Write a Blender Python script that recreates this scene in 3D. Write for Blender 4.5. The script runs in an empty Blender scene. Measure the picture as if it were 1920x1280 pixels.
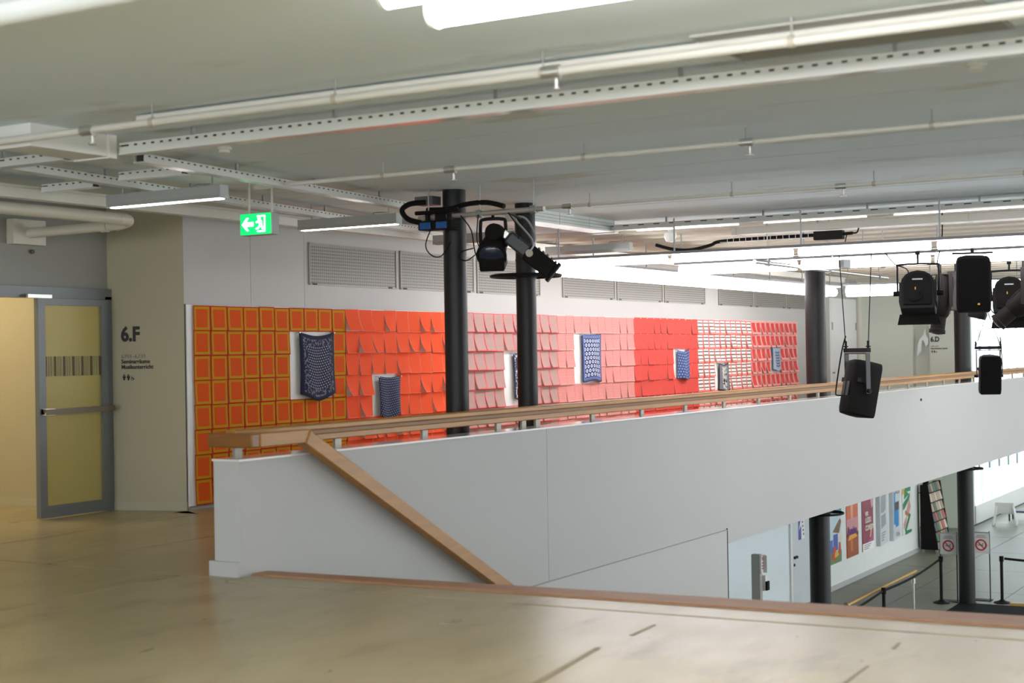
import bpy, math, random
from mathutils import Vector, Matrix
random.seed(7)
R = math.radians
SC = bpy.context.scene
COL = SC.collection

# ------------------------------------------------------------------ camera
cam_d = bpy.data.cameras.new('camera'); cam = bpy.data.objects.new('camera', cam_d); COL.objects.link(cam)
cam_d.sensor_width = 36.0; cam_d.lens = 36.0 * 2788 / 1920
yaw, pitch, roll = R(30.413), R(.4545), R(-.963)
d = Vector((math.cos(yaw)*math.cos(pitch), math.sin(yaw)*math.cos(pitch), math.sin(pitch)))
r = d.cross(Vector((0, 0, 1))).normalized(); u = r.cross(d)
r2 = r*math.cos(roll) + u*math.sin(roll); u2 = u*math.cos(roll) - r*math.sin(roll)
cam.matrix_world = Matrix(((r2.x, u2.x, -d.x, 0), (r2.y, u2.y, -d.y, 0), (r2.z, u2.z, -d.z, 1.55), (0, 0, 0, 1)))
cam_d.clip_end = 300
cam_d.dof.use_dof = True; cam_d.dof.focus_distance = 19.0; cam_d.dof.aperture_fstop = 2.0
SC.camera = cam

# ------------------------------------------------------------------ world (overcast daylight), exposure
w = bpy.data.worlds.new('world'); SC.world = w; w.use_nodes = True
bg = w.node_tree.nodes['Background']; bg.inputs[0].default_value = (.90, .96, 1.0, 1); bg.inputs[1].default_value = 2.3
SC.view_settings.view_transform = 'Standard'; SC.view_settings.look = 'None'
SC.view_settings.exposure = 1.03; SC.view_settings.gamma = 1.0; SC.view_settings.use_curve_mapping = False

TUBE = 7.5      # emission of the fluorescent tubes

# ------------------------------------------------------------------ node expressions
class E:
    def __init__(s, nt, k): s.nt, s.k = nt, k
    def _m(s, op, *a):
        n = s.nt.nodes.new('ShaderNodeMath'); n.operation = op
        for i, v in enumerate((s,) + a):
            if isinstance(v, E): s.nt.links.new(v.k, n.inputs[i])
            else: n.inputs[i].default_value = v
        return E(s.nt, n.outputs[0])
    def __add__(s, o): return s._m('ADD', o)
    def __sub__(s, o): return s._m('SUBTRACT', o)
    def __mul__(s, o): return s._m('MULTIPLY', o)
    def __truediv__(s, o): return s._m('DIVIDE', o)
    def fr(s): return s._m('FRACT')
    def fl(s): return s._m('FLOOR')
    def ab(s): return s._m('ABSOLUTE')
    def lt(s, v): return s._m('LESS_THAN', v)
    def gt(s, v): return s._m('GREATER_THAN', v)
    def mn(s, v): return s._m('MINIMUM', v)
    def mx(s, v): return s._m('MAXIMUM', v)
    def sq(s): return s._m('SQRT')
    def sin(s): return s._m('SINE')
    def mod(s, v): return s._m('MODULO', v)
    def inv(s): return (s * -1.0) + 1.0

def new_mat(name):
    m = bpy.data.materials.new(name); m.use_nodes = True
    nt = m.node_tree; return m, nt, nt.nodes['Principled BSDF']

def mixc(nt, fac, a, b):
    n = nt.nodes.new('ShaderNodeMix'); n.data_type = 'RGBA'
    for v, i in ((fac, 0), (a, 6), (b, 7)):
        if isinstance(v, E): nt.links.new(v.k, n.inputs[i])
        elif isinstance(v, bpy.types.NodeSocket): nt.links.new(v, n.inputs[i])
        elif i == 0: n.inputs[0].default_value = v
        else: n.inputs[i].default_value = (*v, 1)
    return n.outputs[2]

def noise(nt, scale, detail=3, coord='Object', rough=.5, stretch=None):
    tc = nt.nodes.new('ShaderNodeTexCoord'); n = nt.nodes.new('ShaderNodeTexNoise')
    n.inputs['Scale'].default_value = scale; n.inputs['Detail'].default_value = detail; n.inputs['Roughness'].default_value = rough
    src = tc.outputs[coord]
    if stretch:
        mp = nt.nodes.new('ShaderNodeMapping'); mp.inputs['Scale'].default_value = stretch
        nt.links.new(src, mp.inputs[0]); src = mp.outputs[0]
    nt.links.new(src, n.inputs['Vector']); return E(nt, n.outputs['Fac'])

MATS = {}
def M(name, col=(.8, .8, .8), rough=.6, metal=0., var=.05, vs=3., emit=0., spec=.5, bump=0., bs=40., ecol=None):
    if name in MATS: return MATS[name]
    m, nt, b = new_mat(name)
    b.inputs['Roughness'].default_value = rough; b.inputs['Metallic'].default_value = metal
    b.inputs['Specular IOR Level'].default_value = spec
    if var > 0:
        n = noise(nt, vs)
        lo = tuple(c*(1-var) for c in col); hi = tuple(min(1, c*(1+var)) for c in col)
        nt.links.new(mixc(nt, n, lo, hi), b.inputs['Base Color'])
    else: b.inputs['Base Color'].default_value = (*col, 1)
    if bump > 0:
        bp = nt.nodes.new('ShaderNodeBump'); bp.inputs['Strength'].default_value = bump; bp.inputs['Distance'].default_value = .01
        nt.links.new(noise(nt, bs).k, bp.inputs['Height']); nt.links.new(bp.outputs[0], b.inputs['Normal'])
    if emit > 0:
        b.inputs['Emission Color'].default_value = (*(ecol or col), 1); b.inputs['Emission Strength'].default_value = emit
    MATS[name] = m; return m

white = M('white_paint', (.80, .80, .775), .5, var=.02)
wall_m = M('wall_paint', (.42, .41, .39), .55, var=.025, vs=1.5)
wall_dim = M('door_wall_paint', (.30, .30, .27), .55, var=.03, vs=1.5)
wall_green = M('wall_pale_green', (.72, .76, .68), .6, var=.03, vs=1.)
para_m = M('parapet_paint', (.48, .48, .475), .6, spec=.3, var=.02, vs=1.)
ceil_m = M('ceiling_plaster', (.80, .89, .93), .85, var=.03, vs=.5, bump=.03, bs=3., spec=.1)
rib_m = M('ceiling_rib_paint', (.70, .66, .57), .6, var=.05)
trunk_m = M('trunking_paint', (.72, .71, .65), .35, var=.05)
rail_m = M('strut_paint', (.80, .81, .78), .12, var=.03)
duct_m = M('duct_cream', (.64, .61, .51), .45, var=.05)
black = M('column_black', (.012, .012, .013), .45, spec=.35, var=.2, vs=6.)
bplast = M('black_plastic', (.008, .0075, .007), .7, spec=.15, var=.2, vs=8.)
bmetal = M('black_metal', (.010, .010, .010), .55, spec=.2, var=.2)
grille_b = M('speaker_grille', (.005, .005, .005), .8, var=.3, vs=300., spec=.1)
steel = M('steel', (.62, .62, .6), .35, .9, var=.05)
greym = M('grey_metal', (.36, .38, .38), .45, .4, var=.05)
lumgrey = M('luminaire_grey', (.40, .42, .41), .45, .2, var=.04)
frame_m = M('door_frame_grey', (.17, .185, .19), .4, .3, var=.06)
post_m = M('rail_post_grey', (.33, .31, .265), .45, .3, var=.05)
dark = M('dark_gap', (.05, .05, .05), .8, var=.1)
letter = M('black_lettering', (.02, .02, .02), .6, var=0)
letter_g = M('grey_lettering', (.22, .21, .19), .6, var=0)
tube_m = M('lit_tube', (1, 1, 1), .4, var=0, emit=TUBE, ecol=(1.0, .97, 1.0))
tube_warm = M('lit_slot', (1, 1, 1), .4, var=0, emit=6., ecol=(1.0, .93, .88))
tube_near = M('lit_near_tube', (1, 1, 1), .4, var=0, emit=19., ecol=(1.0, .98, .97))
lamp_warm = M('lit_corridor_lamp', (1, 1, 1), .4, var=0, emit=5.6, ecol=(1.0, .80, .48))
exit_g = M('exit_green', (.0, .45, .12), .4, var=0, emit=.75, ecol=(.0, .62, .12))
exit_w = M('exit_white', (.9, 1, .95), .4, var=0, emit=4., ecol=(.8, 1.0, .92))
wplast = M('white_plastic', (.82, .83, .80), .4, var=.02)
paperw = M('paper_white', (.80, .80, .78), .6, var=.02)
blue_l = M('blue_lens', (.012, .085, .30), .2, var=.5, vs=40.)
amber = M('amber_tag', (.75, .35, .02), .5, var=.1)
redsign = M('sign_red', (.55, .03, .04), .5, var=.05)
mat_b = M('rubber_mat', (.016, .018, .019), .8, spec=.1, var=.2, vs=40.)
glassm, nt, b = new_mat('window_glass')
tr = nt.nodes.new('ShaderNodeBsdfTransparent'); tr.inputs[0].default_value = (.93, .96, .97, 1)
gl = nt.nodes.new('ShaderNodeBsdfGlossy'); gl.inputs['Roughness'].default_value = .03
ms = nt.nodes.new('ShaderNodeMixShader'); fr = nt.nodes.new('ShaderNodeFresnel'); fr.inputs[0].default_value = 1.15
ms.inputs[0].default_value = .05; nt.links.new(tr.outputs[0], ms.inputs[1]); nt.links.new(gl.outputs[0], ms.inputs[2])
nt.links.new(ms.outputs[0], nt.nodes['Material Output'].inputs[0])
yglass, nt, b = new_mat('yellow_film_glass')
tr = nt.nodes.new('ShaderNodeBsdfTransparent'); tr.inputs[0].default_value = (.80, .76, .42, 1)
df = nt.nodes.new('ShaderNodeBsdfPrincipled'); df.inputs['Base Color'].default_value = (.58, .54, .27, 1); df.inputs['Roughness'].default_value = .25
ms = nt.nodes.new('ShaderNodeMixShader'); ms.inputs[0].default_value = .45
nt.links.new(tr.outputs[0], ms.inputs[1]); nt.links.new(df.outputs[0], ms.inputs[2]); nt.links.new(ms.outputs[0], nt.nodes['Material Output'].inputs[0])

def floor_mat(name, c0, c1, rough):
    m, nt, b = new_mat(name)
    n1 = noise(nt, .7, 5, 'Object', .6, (1, 1.6, 1)); n2 = noise(nt, 5., 4, 'Object', .6, (.35, 1, 1))
    f = (n1*1.5 - .25)*.65 + n2*.35
    n3 = noise(nt, 1.6, 6, 'Object', .7, (.5, 1.3, 1)); sm_ = ((n3 - .52)*3.).mx(0.).mn(.42)
    nt.links.new(mixc(nt, sm_, mixc(nt, f, c0, c1), tuple(c*.55 for c in c0)), b.inputs['Base Color'])
    rr = (n2*.18) + rough; nt.links.new(rr.k, b.inputs['Roughness']); b.inputs['Specular IOR Level'].default_value = .32
    return m
_nt = ceil_m.node_tree; _b = _nt.nodes['Principled BSDF']; _src = _b.inputs['Base Color'].links[0].from_socket
_n = noise(_nt, .9, 4, 'Object', .6, (1.6, .6, 1)); _nt.links.new(mixc(_nt, ((_n - .60)*5.).mx(0.).mn(.35), _src, (.50, .42, .28)), _b.inputs['Base Color'])
floor_m = floor_mat('polished_concrete', (.25, .20, .10), (.46, .385, .225), .22)
lfloor_m = M('lower_concrete', (.20, .20, .15), .42, var=.14, vs=.8, spec=.28)

def wood_mat(name, c0, c1, axis=(1, 8, 8), rough=.4):
    m, nt, b = new_mat(name)
    n = noise(nt, 2.2, 6, 'Object', .65, axis)
    nt.links.new(mixc(nt, n*1.6-.3, c0, c1), b.inputs['Base Color']); b.inputs['Roughness'].default_value = rough
    return m
oak = wood_mat('oak_handrail', (.27, .108, .010), (.47, .21, .026))
oak_y = wood_mat('oak_lower', (.45, .24, .05), (.65, .38, .10))
redwood = wood_mat('red_nosing_wood', (.27, .12, .055), (.42, .22, .115), (8, 1, 8), .55)

# ------------------------------------------------------------------ mesh helpers
class MB:
    def __init__(s): s.v, s.f, s.uv = [], [], None
    def add(s, v, f):
        o = len(s.v); s.v += [tuple(p) for p in v]; s.f += [tuple(i+o for i in q) for q in f]; return s
    def box(s, x0, x1, y0, y1, z0, z1):
        return s.add([(x, y, z) for z in (z0, z1) for y in (y0, y1) for x in (x0, x1)],
                     [(0, 2, 3, 1), (4, 5, 7, 6), (0, 1, 5, 4), (2, 6, 7, 3), (0, 4, 6, 2), (1, 3, 7, 5)])
    def obox(s, c, size, mat):
        hx, hy, hz = (k/2 for k in size); c = Vector(c)
        vs = [c + mat @ Vector((x, y, z)) for z in (-hz, hz) for y in (-hy, hy) for x in (-hx, hx)]
        return s.add(vs, [(0, 2, 3, 1), (4, 5, 7, 6), (0, 1, 5, 4), (2, 6, 7, 3), (0, 4, 6, 2), (1, 3, 7, 5)])
    def beam(s, p0, p1, wd, ht):      # rectangular bar from p0 to p1, wd sideways, ht upward
        p0, p1 = Vector(p0), Vector(p1); a = (p1-p0).normalized()
        sd = a.cross(Vector((0, 0, 1)))
        if sd.length < 1e-4: sd = Vector((1, 0, 0))
        sd.normalize(); up = sd.cross(a)
        m = Matrix((a, sd, up)).transposed()
        return s.obox((p0+p1)/2, ((p1-p0).length, wd, ht), m)
    def cyl(s, p0, p1, r0, r1=None, n=14, caps=True):
        r1 = r0 if r1 is None else r1
        p0, p1 = Vector(p0), Vector(p1); a = (p1-p0).normalized()
        t = a.orthogonal().normalized(); q = a.cross(t)
        vs = []
        for p, rr in ((p0, r0), (p1, r1)):
            for i in range(n):
                g = 2*math.pi*i/n; vs.append(p + (t*math.cos(g)+q*math.sin(g))*rr)
        fs = [(i, (i+1) % n, n+(i+1) % n, n+i) for i in range(n)]
        if caps: fs += [tuple(range(n-1, -1, -1)), tuple(range(n, 2*n))]
        return s.add(vs, fs)
    def tube(s, pts, rr, n=8):
        pts = [Vector(p) for p in pts]; vs, fs = [], []; t = None
        if len(pts) > 2:
            q_ = []
            for k in range(len(pts)-1):
                a0, a1, a2, a3 = pts[max(k-1, 0)], pts[k], pts[k+1], pts[min(k+2, len(pts)-1)]
                for m_ in range(4):
                    f = m_/4; q_.append(.5*((2*a1) + (a2-a0)*f + (2*a0-5*a1+4*a2-a3)*f*f + (3*a1-a0-3*a2+a3)*f**3))
            pts = q_ + [pts[-1]]
        for k, p in enumerate(pts):
            a = (pts[min(k+1, len(pts)-1)] - pts[max(k-1, 0)]).normalized()
            t = a.orthogonal().normalized() if t is None else (t - a*t.dot(a)).normalized()
            q = a.cross(t)
            for i in range(n):
                g = 2*math.pi*i/n; vs.append(p + (t*math.cos(g)+q*math.sin(g))*rr)
        for k in range(len(pts)-1):
            for i in range(n): fs.append((k*n+i, k*n+(i+1) % n, (k+1)*n+(i+1) % n, (k+1)*n+i))
        fs += [tuple(range(n-1, -1, -1)), tuple(range((len(pts)-1)*n, len(pts)*n))]
        return s.add(vs, fs)
    def lathe(s, prof, c=(0, 0, 0), n=20, m=None):
        c = Vector(c); vs, fs = [], []
        for rr, z in prof:
            for i in range(n):
                g = 2*math.pi*i/n; p = Vector((rr*math.cos(g), rr*math.sin(g), z)); vs.append(c + (m @ p if m else p))
        for k in range(len(prof)-1):
            for i in range(n): fs.append((k*n+i, k*n+(i+1) % n, (k+1)*n+(i+1) % n, (k+1)*n+i))
        fs += [tuple(range(n-1, -1, -1)), tuple(range((len(prof)-1)*n, len(prof)*n))]
        return s.add(vs, fs)
    def torus(s, c, R0, rr, n=32, k=8, sq=1.):
        c = Vector(c); vs, fs = [], []
        for i in range(n):
            g = 2*math.pi*i/n
            for j in range(k):
                h = 2*math.pi*j/k; q = R0 + rr*math.cos(h)
                vs.append(c + Vector((q*math.cos(g), q*math.sin(g), rr*sq*math.sin(h))))
        for i in range(n):
            for j in range(k): fs.append((i*k+j, ((i+1) % n)*k+j, ((i+1) % n)*k+(j+1) % k, i*k+(j+1) % k))
        return s.add(vs, fs)
    def prism(s, pts, z0, z1):
        n = len(pts); vs = [(x, y, z0) for x, y in pts] + [(x, y, z1) for x, y in pts]
        return s.add(vs, [tuple(range(n-1, -1, -1)), tuple(range(n, 2*n))] + [(i, (i+1) % n, n+(i+1) % n, n+i) for i in range(n)])
    def extr(s, pts, fn, w0, w1):     # extrude a 2d outline: fn(a, b, w) -> xyz
        n = len(pts); vs = [fn(a, b_, w0) for a, b_ in pts] + [fn(a, b_, w1) for a, b_ in pts]
        return s.add(vs, [tuple(range(n-1, -1, -1)), tuple(range(n, 2*n))] + [(i, (i+1) % n, n+(i+1) % n, n+i) for i in range(n)])
    def mesh(s, name, mat, smooth=None):
        me = bpy.data.meshes.new(name); me.from_pydata(s.v, [], s.f); me.validate()
        import bmesh
        bm = bmesh.new(); bm.from_mesh(me); bmesh.ops.recalc_face_normals(bm, faces=bm.faces); bm.to_mesh(me); bm.free()
        me.materials.append(mat)
        if smooth:
            me.polygons.foreach_set('use_smooth', [True]*len(me.polygons)); me.set_sharp_from_angle(angle=R(smooth))
        return me
    def build(s, name, mat, parent=None, world=True, smooth=40, bevel=0.):
        if parent is not None and world:
            off = Vector((0, 0, 0)); p = parent
            while p is not None: off += p.location; p = p.parent
            s.v = [tuple(Vector(q)-off) for q in s.v]
        o = bpy.data.objects.new(name, s.mesh(name, mat, smooth)); COL.objects.link(o); o.parent = parent
        if bevel > 0:
            md = o.modifiers.new('bevel', 'BEVEL'); md.width = bevel; md.segments = 2; md.limit_method = 'ANGLE'; md.angle_limit = R(40)
        return o

def tag(o, label=None, cat=None, group=None, kind=None):
    if label: o['label'] = label
    if cat: o['category'] = cat
    if group: o['group'] = group
    if kind: o['kind'] = kind
    return o
def thing(name, label, cat, loc=(0, 0, 0), rz=0., group=None):
    o = bpy.data.objects.new(name, None); COL.objects.link(o); o.location = loc; o.rotation_euler = (0, 0, rz); o.empty_display_size = .1
    return tag(o, label, cat, group)
def struct(name, mb, mat, parent=None, smooth=40):
    o = mb.build(name, mat, parent, smooth=smooth)
    if parent is None: o['kind'] = 'structure'
    return o
def copy_tree(o, parent=None):
    c = o.copy(); COL.objects.link(c); c.parent = parent
    for ch in list(o.children): copy_tree(ch, c)
    return c
def text(name, s, size, origin, right, up, mat, parent=None, bold=0., depth=.004, sx=1.):
    cu = bpy.data.curves.new(name, 'FONT'); cu.body = s; cu.size = size; cu.extrude = depth/2; cu.offset = bold; cu.resolution_u = 3
    t = bpy.data.objects.new(name, cu); COL.objects.link(t)
    dg = bpy.context.evaluated_depsgraph_get(); dg.update()
    me = bpy.data.meshes.new_from_object(t.evaluated_get(dg)); bpy.data.objects.remove(t)
    rt, up_ = Vector(right).normalized(), Vector(up).normalized(); nn = rt.cross(up_)
    off = Vector((0, 0, 0)); p = parent
    while p is not None: off += p.location; p = p.parent
    for v in me.vertices: v.co = Vector(origin) - off + rt*v.co.x*sx + up_*v.co.y + nn*v.co.z
    me.materials.clear(); me.materials.append(mat)
    o = bpy.data.objects.new(name, me); COL.objects.link(o); o.parent = parent; return o

C, L, W = 3.12, -3.8, 10.584     # ceiling height, lower floor, exhibition wall plane

# ================================================================== THE SETTING
fl = struct('floor', MB().prism([(-5, -8), (8.12, -8), (8.12, 7.25), (34.11, 7.25), (34.11, 10.584), (11.41, 10.584), (11.15, 11.39), (11.05, 15.2), (8.3, 15.2), (8.3, 11.39), (-5, 11.39)], -.4, -.008)
            .prism([(8.12, 7.25), (34.11, 7.25), (34.11, 10.58), (8.12, 10.58)], -.83, -.41), dark)
G = .010
def slab(pts): MB().prism(pts, -.3, 0).build('floor_slab', floor_m, fl)
def rslab(x0, x1, y0, y1): slab([(x0+G, y0+G), (x1-G, y0+G), (x1-G, y1-G), (x0+G, y1-G)])
xl = lambda y: 7.845 - (y-6.93)*.042
for y0, y1 in ((-8, -3.4), (-3.4, 7.48), (7.48, 11.39)): rslab(-5, 2.4, y0, y1)
rslab(2.4, 8.0, 7.48, 11.39)
slab([(2.4+G, -8), (xl(-8), -8), (xl(-3.4), -3.4-G), (2.4+G, -3.4-G)])
slab([(2.4+G, -3.4+G), (xl(-3.4), -3.4+G), (xl(6.93), 6.93), (8.0-G, 7.0), (8.0-G, 7.48-G), (2.4+G, 7.48-G)])
inn = lambda y: 8.19 - (y-6.98)*.045
out_ = lambda y: 8.36 - (y-6.98)*.075
for y0, y1 in ((-8, -2), (-2, 6.985)): slab([(xl(y0)+.035, y0+G), (inn(y0), y0+G), (inn(y1), y1-G), (xl(y1)+.035, y1-G)])
rslab(8.0, 8.12, 6.99, 7.25)
for y0, y1 in ((7.25, 8.85), (8.85, 10.22)): rslab(8.0, 11.2, y0, y1)
slab([(8.0+G, 10.22+G), (11.2, 10.22+G), (11.4, 10.57), (11.15, 11.39), (8.0+G, 11.39)])
slab([(8.4, 11.40), (11.14, 11.40), (11.08, 15.1), (8.4, 15.1)])
for k in range(6): rslab(11.2+3.82*k, 11.2+3.82*(k+1), 7.25, 10.58)
struct('trim_1', MB().prism([(inn(6.98), 6.985), (out_(6.98), 6.985), (out_(-8), -8), (inn(-8), -8)], -.08, .012), redwood)
tag(MB().prism([(6.05, 3.44), (6.95, 3.57), (6.95, 3.60), (6.05, 3.48)], .0005, .0025).build('tape_mark', M('worn_tape', (.27, .21, .115), .5, var=.2)),
    'long worn brown tape mark stuck on the concrete floor', 'tape')
for (x0, y0, x1, y1), lab in (((7.32, 3.575, 7.66, 3.60), 'short brown tape mark on the floor close to the wooden nosing'),
                              ((6.70, 2.185, 7.12, 2.205), 'medium brown tape mark on the floor facing the stairwell'),
                              ((7.57, 2.205, 7.74, 2.23), 'very short brown tape mark beside the dark floor joint')):
    tag(MB().prism([(x0, y0-.012), (x1, y0+.008), (x1, y1), (x0, y1-.012)], .0005, .0025).build('tape_mark', MATS['worn_tape']), lab, 'tape')

# lower floor
lf = struct('floor_lower', MB().prism([(-5, -8), (60, -8), (60, 10.92), (44.4, 10.92), (44.4, 15.2), (-5, 15.2)], L-.3, L-.006), dark)
xs = [16, 20.2, 23.4, 26.6, 29.8, 33.0, 36.2, 39.4, 42.6, 45.8, 49, 54, 60]; ys = [-8, -3, .4, 2.6, 4.8, 7.0, 9.0, 10.58]
for i in range(len(xs)-1):
    for j in range(len(ys)-1):
        MB().box(xs[i]+.008, xs[i+1]-.008, ys[j]+.008, ys[j+1]-.008, L-.2, L).build('floor_slab', lfloor_m, lf)
MB().box(38.9, 44.4, 10.6, 14.8, L-.2, L).build('floor_slab', lfloor_m, lf)
MB().box(-5, 15.98, -8, 6.99, L-.2, L).build('floor_slab', lfloor_m, lf)
# stairs down from the wooden nosing
st = struct('stairs', MB().box(8.3, 8.5, -1, 6.98, -.55, -.09), lfloor_m)
for k in range(23):
    x0 = 8.62 + .30*k; MB().box(x0+(.35 if k == 0 else 0), x0+.34, -1, 6.98, -.163*(k+1)-.16, -.163*(k+1)).build('step', lfloor_m, st)

# ceiling
ce = struct('ceiling', MB().prism([(-5, -8), (60, -8), (60, 10.92), (44.4, 10.92), (44.4, 15.2), (-5, 15.2)], C, C+.25), ceil_m)
for x in (9.1, 11.55, 14.4): MB().box(x, x+.006, -8, 7.4, C-.002, C).build('ceiling_joint', M('joint_grey', (.58, .60, .58), .8), ce)
cr = struct('ceiling_ribbed', MB().box(17.2, 44, -8, 10.57, C-.02, C-.002), rib_m)
for k in range(36):
    x = 17.3 + .75*k; MB().box(x, x+.28, -8, 10.57, C-.05, C-.02).build('ceiling_rib', rib_m, cr)
# walls
we = struct('wall_exhibition', MB().box(11.45, 34.11, W, W+.2, L, C), wall_m)
for x0, x1 in ((11.41, 12.45), (12.455, 13.38), (13.385, 34.11)): MB().box(x0, x1, W-.006, W+.002, 2.11, C).build('wall_panel', wall_m, we)
struct('wall_6f', MB().prism([(11.41, 10.578), (11.15, 11.39), (11.05, 15.2), (11.4, 15.2), (11.6, 10.75)], 0, C), M('wall_6f_paint', (.43, .39, .275), .5, var=.03))
struct('baseboard_6f', MB().prism([(11.40, 10.575), (11.14, 11.39), (11.04, 15.1), (11.06, 15.1), (11.16, 11.39), (11.42, 10.575)], 0, .085), M('baseboard_cream', (.44, .41, .31), .5))
struct('wall_door', MB().box(-5, 8.85, 11.39, 11.6, 0, C).box(8.85, 11.3, 11.39, 11.6, 2.27, C), wall_dim)
struct('wall_corridor', MB().box(8.2, 8.4, 11.6, 15.2, 0, C).box(8.2, 11.6, 15.1, 15.3, 0, C), white)
wr_ = struct('window_assumed_rear', MB().box(-5.2, -5, -8, 11.6, L, .35).box(-5.2, -5, -8, 11.6, C-.15, C), white)  # unseen rear glazing, assumed so that daylight reaches the foreground
for k in range(11): MB().box(-5.2, -5, -8+1.95*k, -7.92+1.95*k, .3, C).build('mullion', white, wr_)
struct('wall_side', MB().box(-5, 17, -8.2, -8, L, C), white)
struct('wall_lower_left', MB().box(-5, 11.5, 10.8, 11.0, L, -.4), wall_m)
# assumed glazed side of the hall, unseen, placed for its daylight, and its mullions
ws = struct('window_assumed_side', MB().box(17, 60, -8.1, -7.9, L, L+.2).box(17, 60, -8.1, -7.9, -.6, .35).box(17, 60, -8.1, -7.9, C-.1, C), white)
for k in range(15): MB().box(17+3.05*k, 17.1+3.05*k, -8.1, -7.9, L, C).build('mullion', white, ws)

for x0, x1 in ((17.08, 29.07), (30.56, 34.1)): MB().box(x0, x1, W-.0012, W+.002, L, -.85).build('wall_panel', M('lower_wall_daylit_blue', (.76, .84, .87), .5, var=.02) if x0 < 20 else M('poster_wall_paint', (.72, .75, .73), .5, var=.02), we)  # pale blue panel puts the cool daylight cast into the wall colour
# parapet of the gallery
pa = struct('wall_parapet', MB().box(8.12, 44, 7.03, 7.24, -.82, .80), dark)
MB().box(8.10, 12.567, 7.01, 7.25, -.83, .815).build('parapet_panel', para_m, pa)
MB().box(12.573, 44.0, 7.01, 7.25, -.83, .815).build('parapet_panel', para_m, pa)
MB().box(8.09, 44.0, 7.0, 7.26, .815, .83).build('cap', M('cap_gloss', (.74, .72, .70), .12, var=.02), pa)
MB().box(8.06, 8.12, 7.0, 7.27, 0, .105).build('plinth', para_m, pa)
struct('wall_stair', MB().box(8.12, 17.06, 7.002, 7.22, L, -.665), M('stair_wall_paint', (.47, .47, .46), .5, var=.02))
struct('trim_2', MB().box(8.7, 17.07, 6.996, 7.22, -.665, -.655), M('seam_grey', (.28, .28, .27), .5))
struct('trim_4', MB().box(17.06, 17.075, 6.997, 7.2, L, -.64), dark)
tag(MB().cyl((26.0, 7.012, .62), (26.0, 6.99, .62), .022).build('bolt_head', dark), 'small dark bolt head low on the white parapet', 'bolt')

# far end of the gallery
x6 = 34.11
struct('wall_6d', MB().box(x6, x6+.25, 9.36, 10.584, 0, C).box(x6, x6+.25, 8.30, 8.969, 0, C).box(x6+.25, x6+.3, 8.3, 10.58, 0, C).box(x6, x6+.3, 8.30, 10.584, -.83, 0), wall_green)
struct('trim_3', MB().box(33.9, 34.11, W-.05, W, 0, C), M('corner_cream', (.76, .74, .64), .5))
# cupboard in the exhibition wall beyond the sheets
cu = thing('wall_cupboard', 'white built-in wall cupboard behind the thick column, at the end of the sheets', 'cupboard', (31.9, W, 0))
MB().box(31.90, 33.80, W-.012, W-.002, .05, 2.66).build('frame', white, cu)
for a, bb, z0, z1 in ((31.94, 33.76, .08, 2.62),):
    dr = MB().box(a, bb, W-.03, W-.012, z0, z1).build('door', white, cu, bevel=.004)
    for xx in (31.99, 32.08): MB().cyl((xx, W-.05, 1.0), (xx, W-.03, 1.0), .02).build('lock', greym, dr)
    for xx in (33.68, 31.97): MB().box(xx, xx+.05, W-.045, W-.03, 1.95, 2.12).build('hinge', greym, dr)
tag(MB().cyl((31.95+.85, W, 2.78), (31.95+.85, W-.04, 2.78), .03).build('wall_socket', duct_m), 'small round cream socket above the white wall cupboard', 'socket')
# sun patch beside 6.D, built as a pointed white panel
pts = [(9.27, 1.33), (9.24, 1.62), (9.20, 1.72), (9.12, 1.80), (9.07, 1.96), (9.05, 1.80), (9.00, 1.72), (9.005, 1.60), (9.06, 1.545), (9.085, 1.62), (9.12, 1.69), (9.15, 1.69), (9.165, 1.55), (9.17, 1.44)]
tag(MB().extr(pts, lambda a, z, q: (q, a, z), x6+.02, x6+.06).build('sun_patch_panel', M('sun_patch_white', (.9, .92, .95), .25, var=.01)),
    'white pointed sun patch, shaped as a panel, in the niche beside the 6.D lettering', 'sun patch')

# lower hall walls
struct('wall_lower_end', MB().box(44.25, 44.45, 10.7, 15, L, C), wall_green)
struct('wall_recess', MB().box(38.9, 44.4, 14.8, 15, L, C).box(38.8, 39.0, W+.1, 15, L, C), wall_green)
struct('wall_poster', MB().box(34.11, 38.9, W, W+.2, L, -.4), MATS['poster_wall_paint'])
struct('baseboard_lower', MB().box(30.6, 38.9, W-.02, W, L, L+.11), M('baseboard_grey', (.42, .44, .43), .4))
for z, lab in ((-2.34, 'small white wall socket on the far lower wall, the upper of two'), (-2.70, 'small white wall socket on the far lower wall, the lower of two')):
    tag(MB().box(44.22, 44.25, 11.35, 11.45, z-.05, z+.05).build('wall_socket', wplast, bevel=.006), lab, 'socket')
# glazed far facade on y = 10.7 , two storeys
wf = struct('window_2', MB().box(45.3, 60, 10.66, 10.9, L, L+.55).box(45.3, 60, 10.66, 10.9, -.8, -.3).box(45.3, 60, 10.66, 10.9, C-.15, C).box(44.45, 45.4, 10.66, 10.9, L, C), white)
for k in range(11):
    x = 45.4 + 1.33*k
    MB().box(x, x+.05, 10.73, 10.80, L+.5, C).build('mullion', M('mullion_pale', (.55, .60, .64), .4), wf)
    f = MB().box(x+.12, x+1.30, 10.76, 10.775, L+.55, -.8).build('pane', glassm, wf)
    f = MB().box(x+.12, x+1.30, 10.76, 10.775, -.3, C-.15).build('pane', glassm, wf)
    MB().box(x+.45, x+.53, 10.62, 10.66, -2.2-.05*k, -1.2).box(x+.45, x+.8, 10.62, 10.66, -1.62, -1.59).build('window_stay', M('stay_grey', (.10, .13, .16), .5), wf)
struct('wall_far', MB().box(60, 60.2, -8, 10.92, L, C), M('far_wall', (.78, .76, .68), .6))

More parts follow.
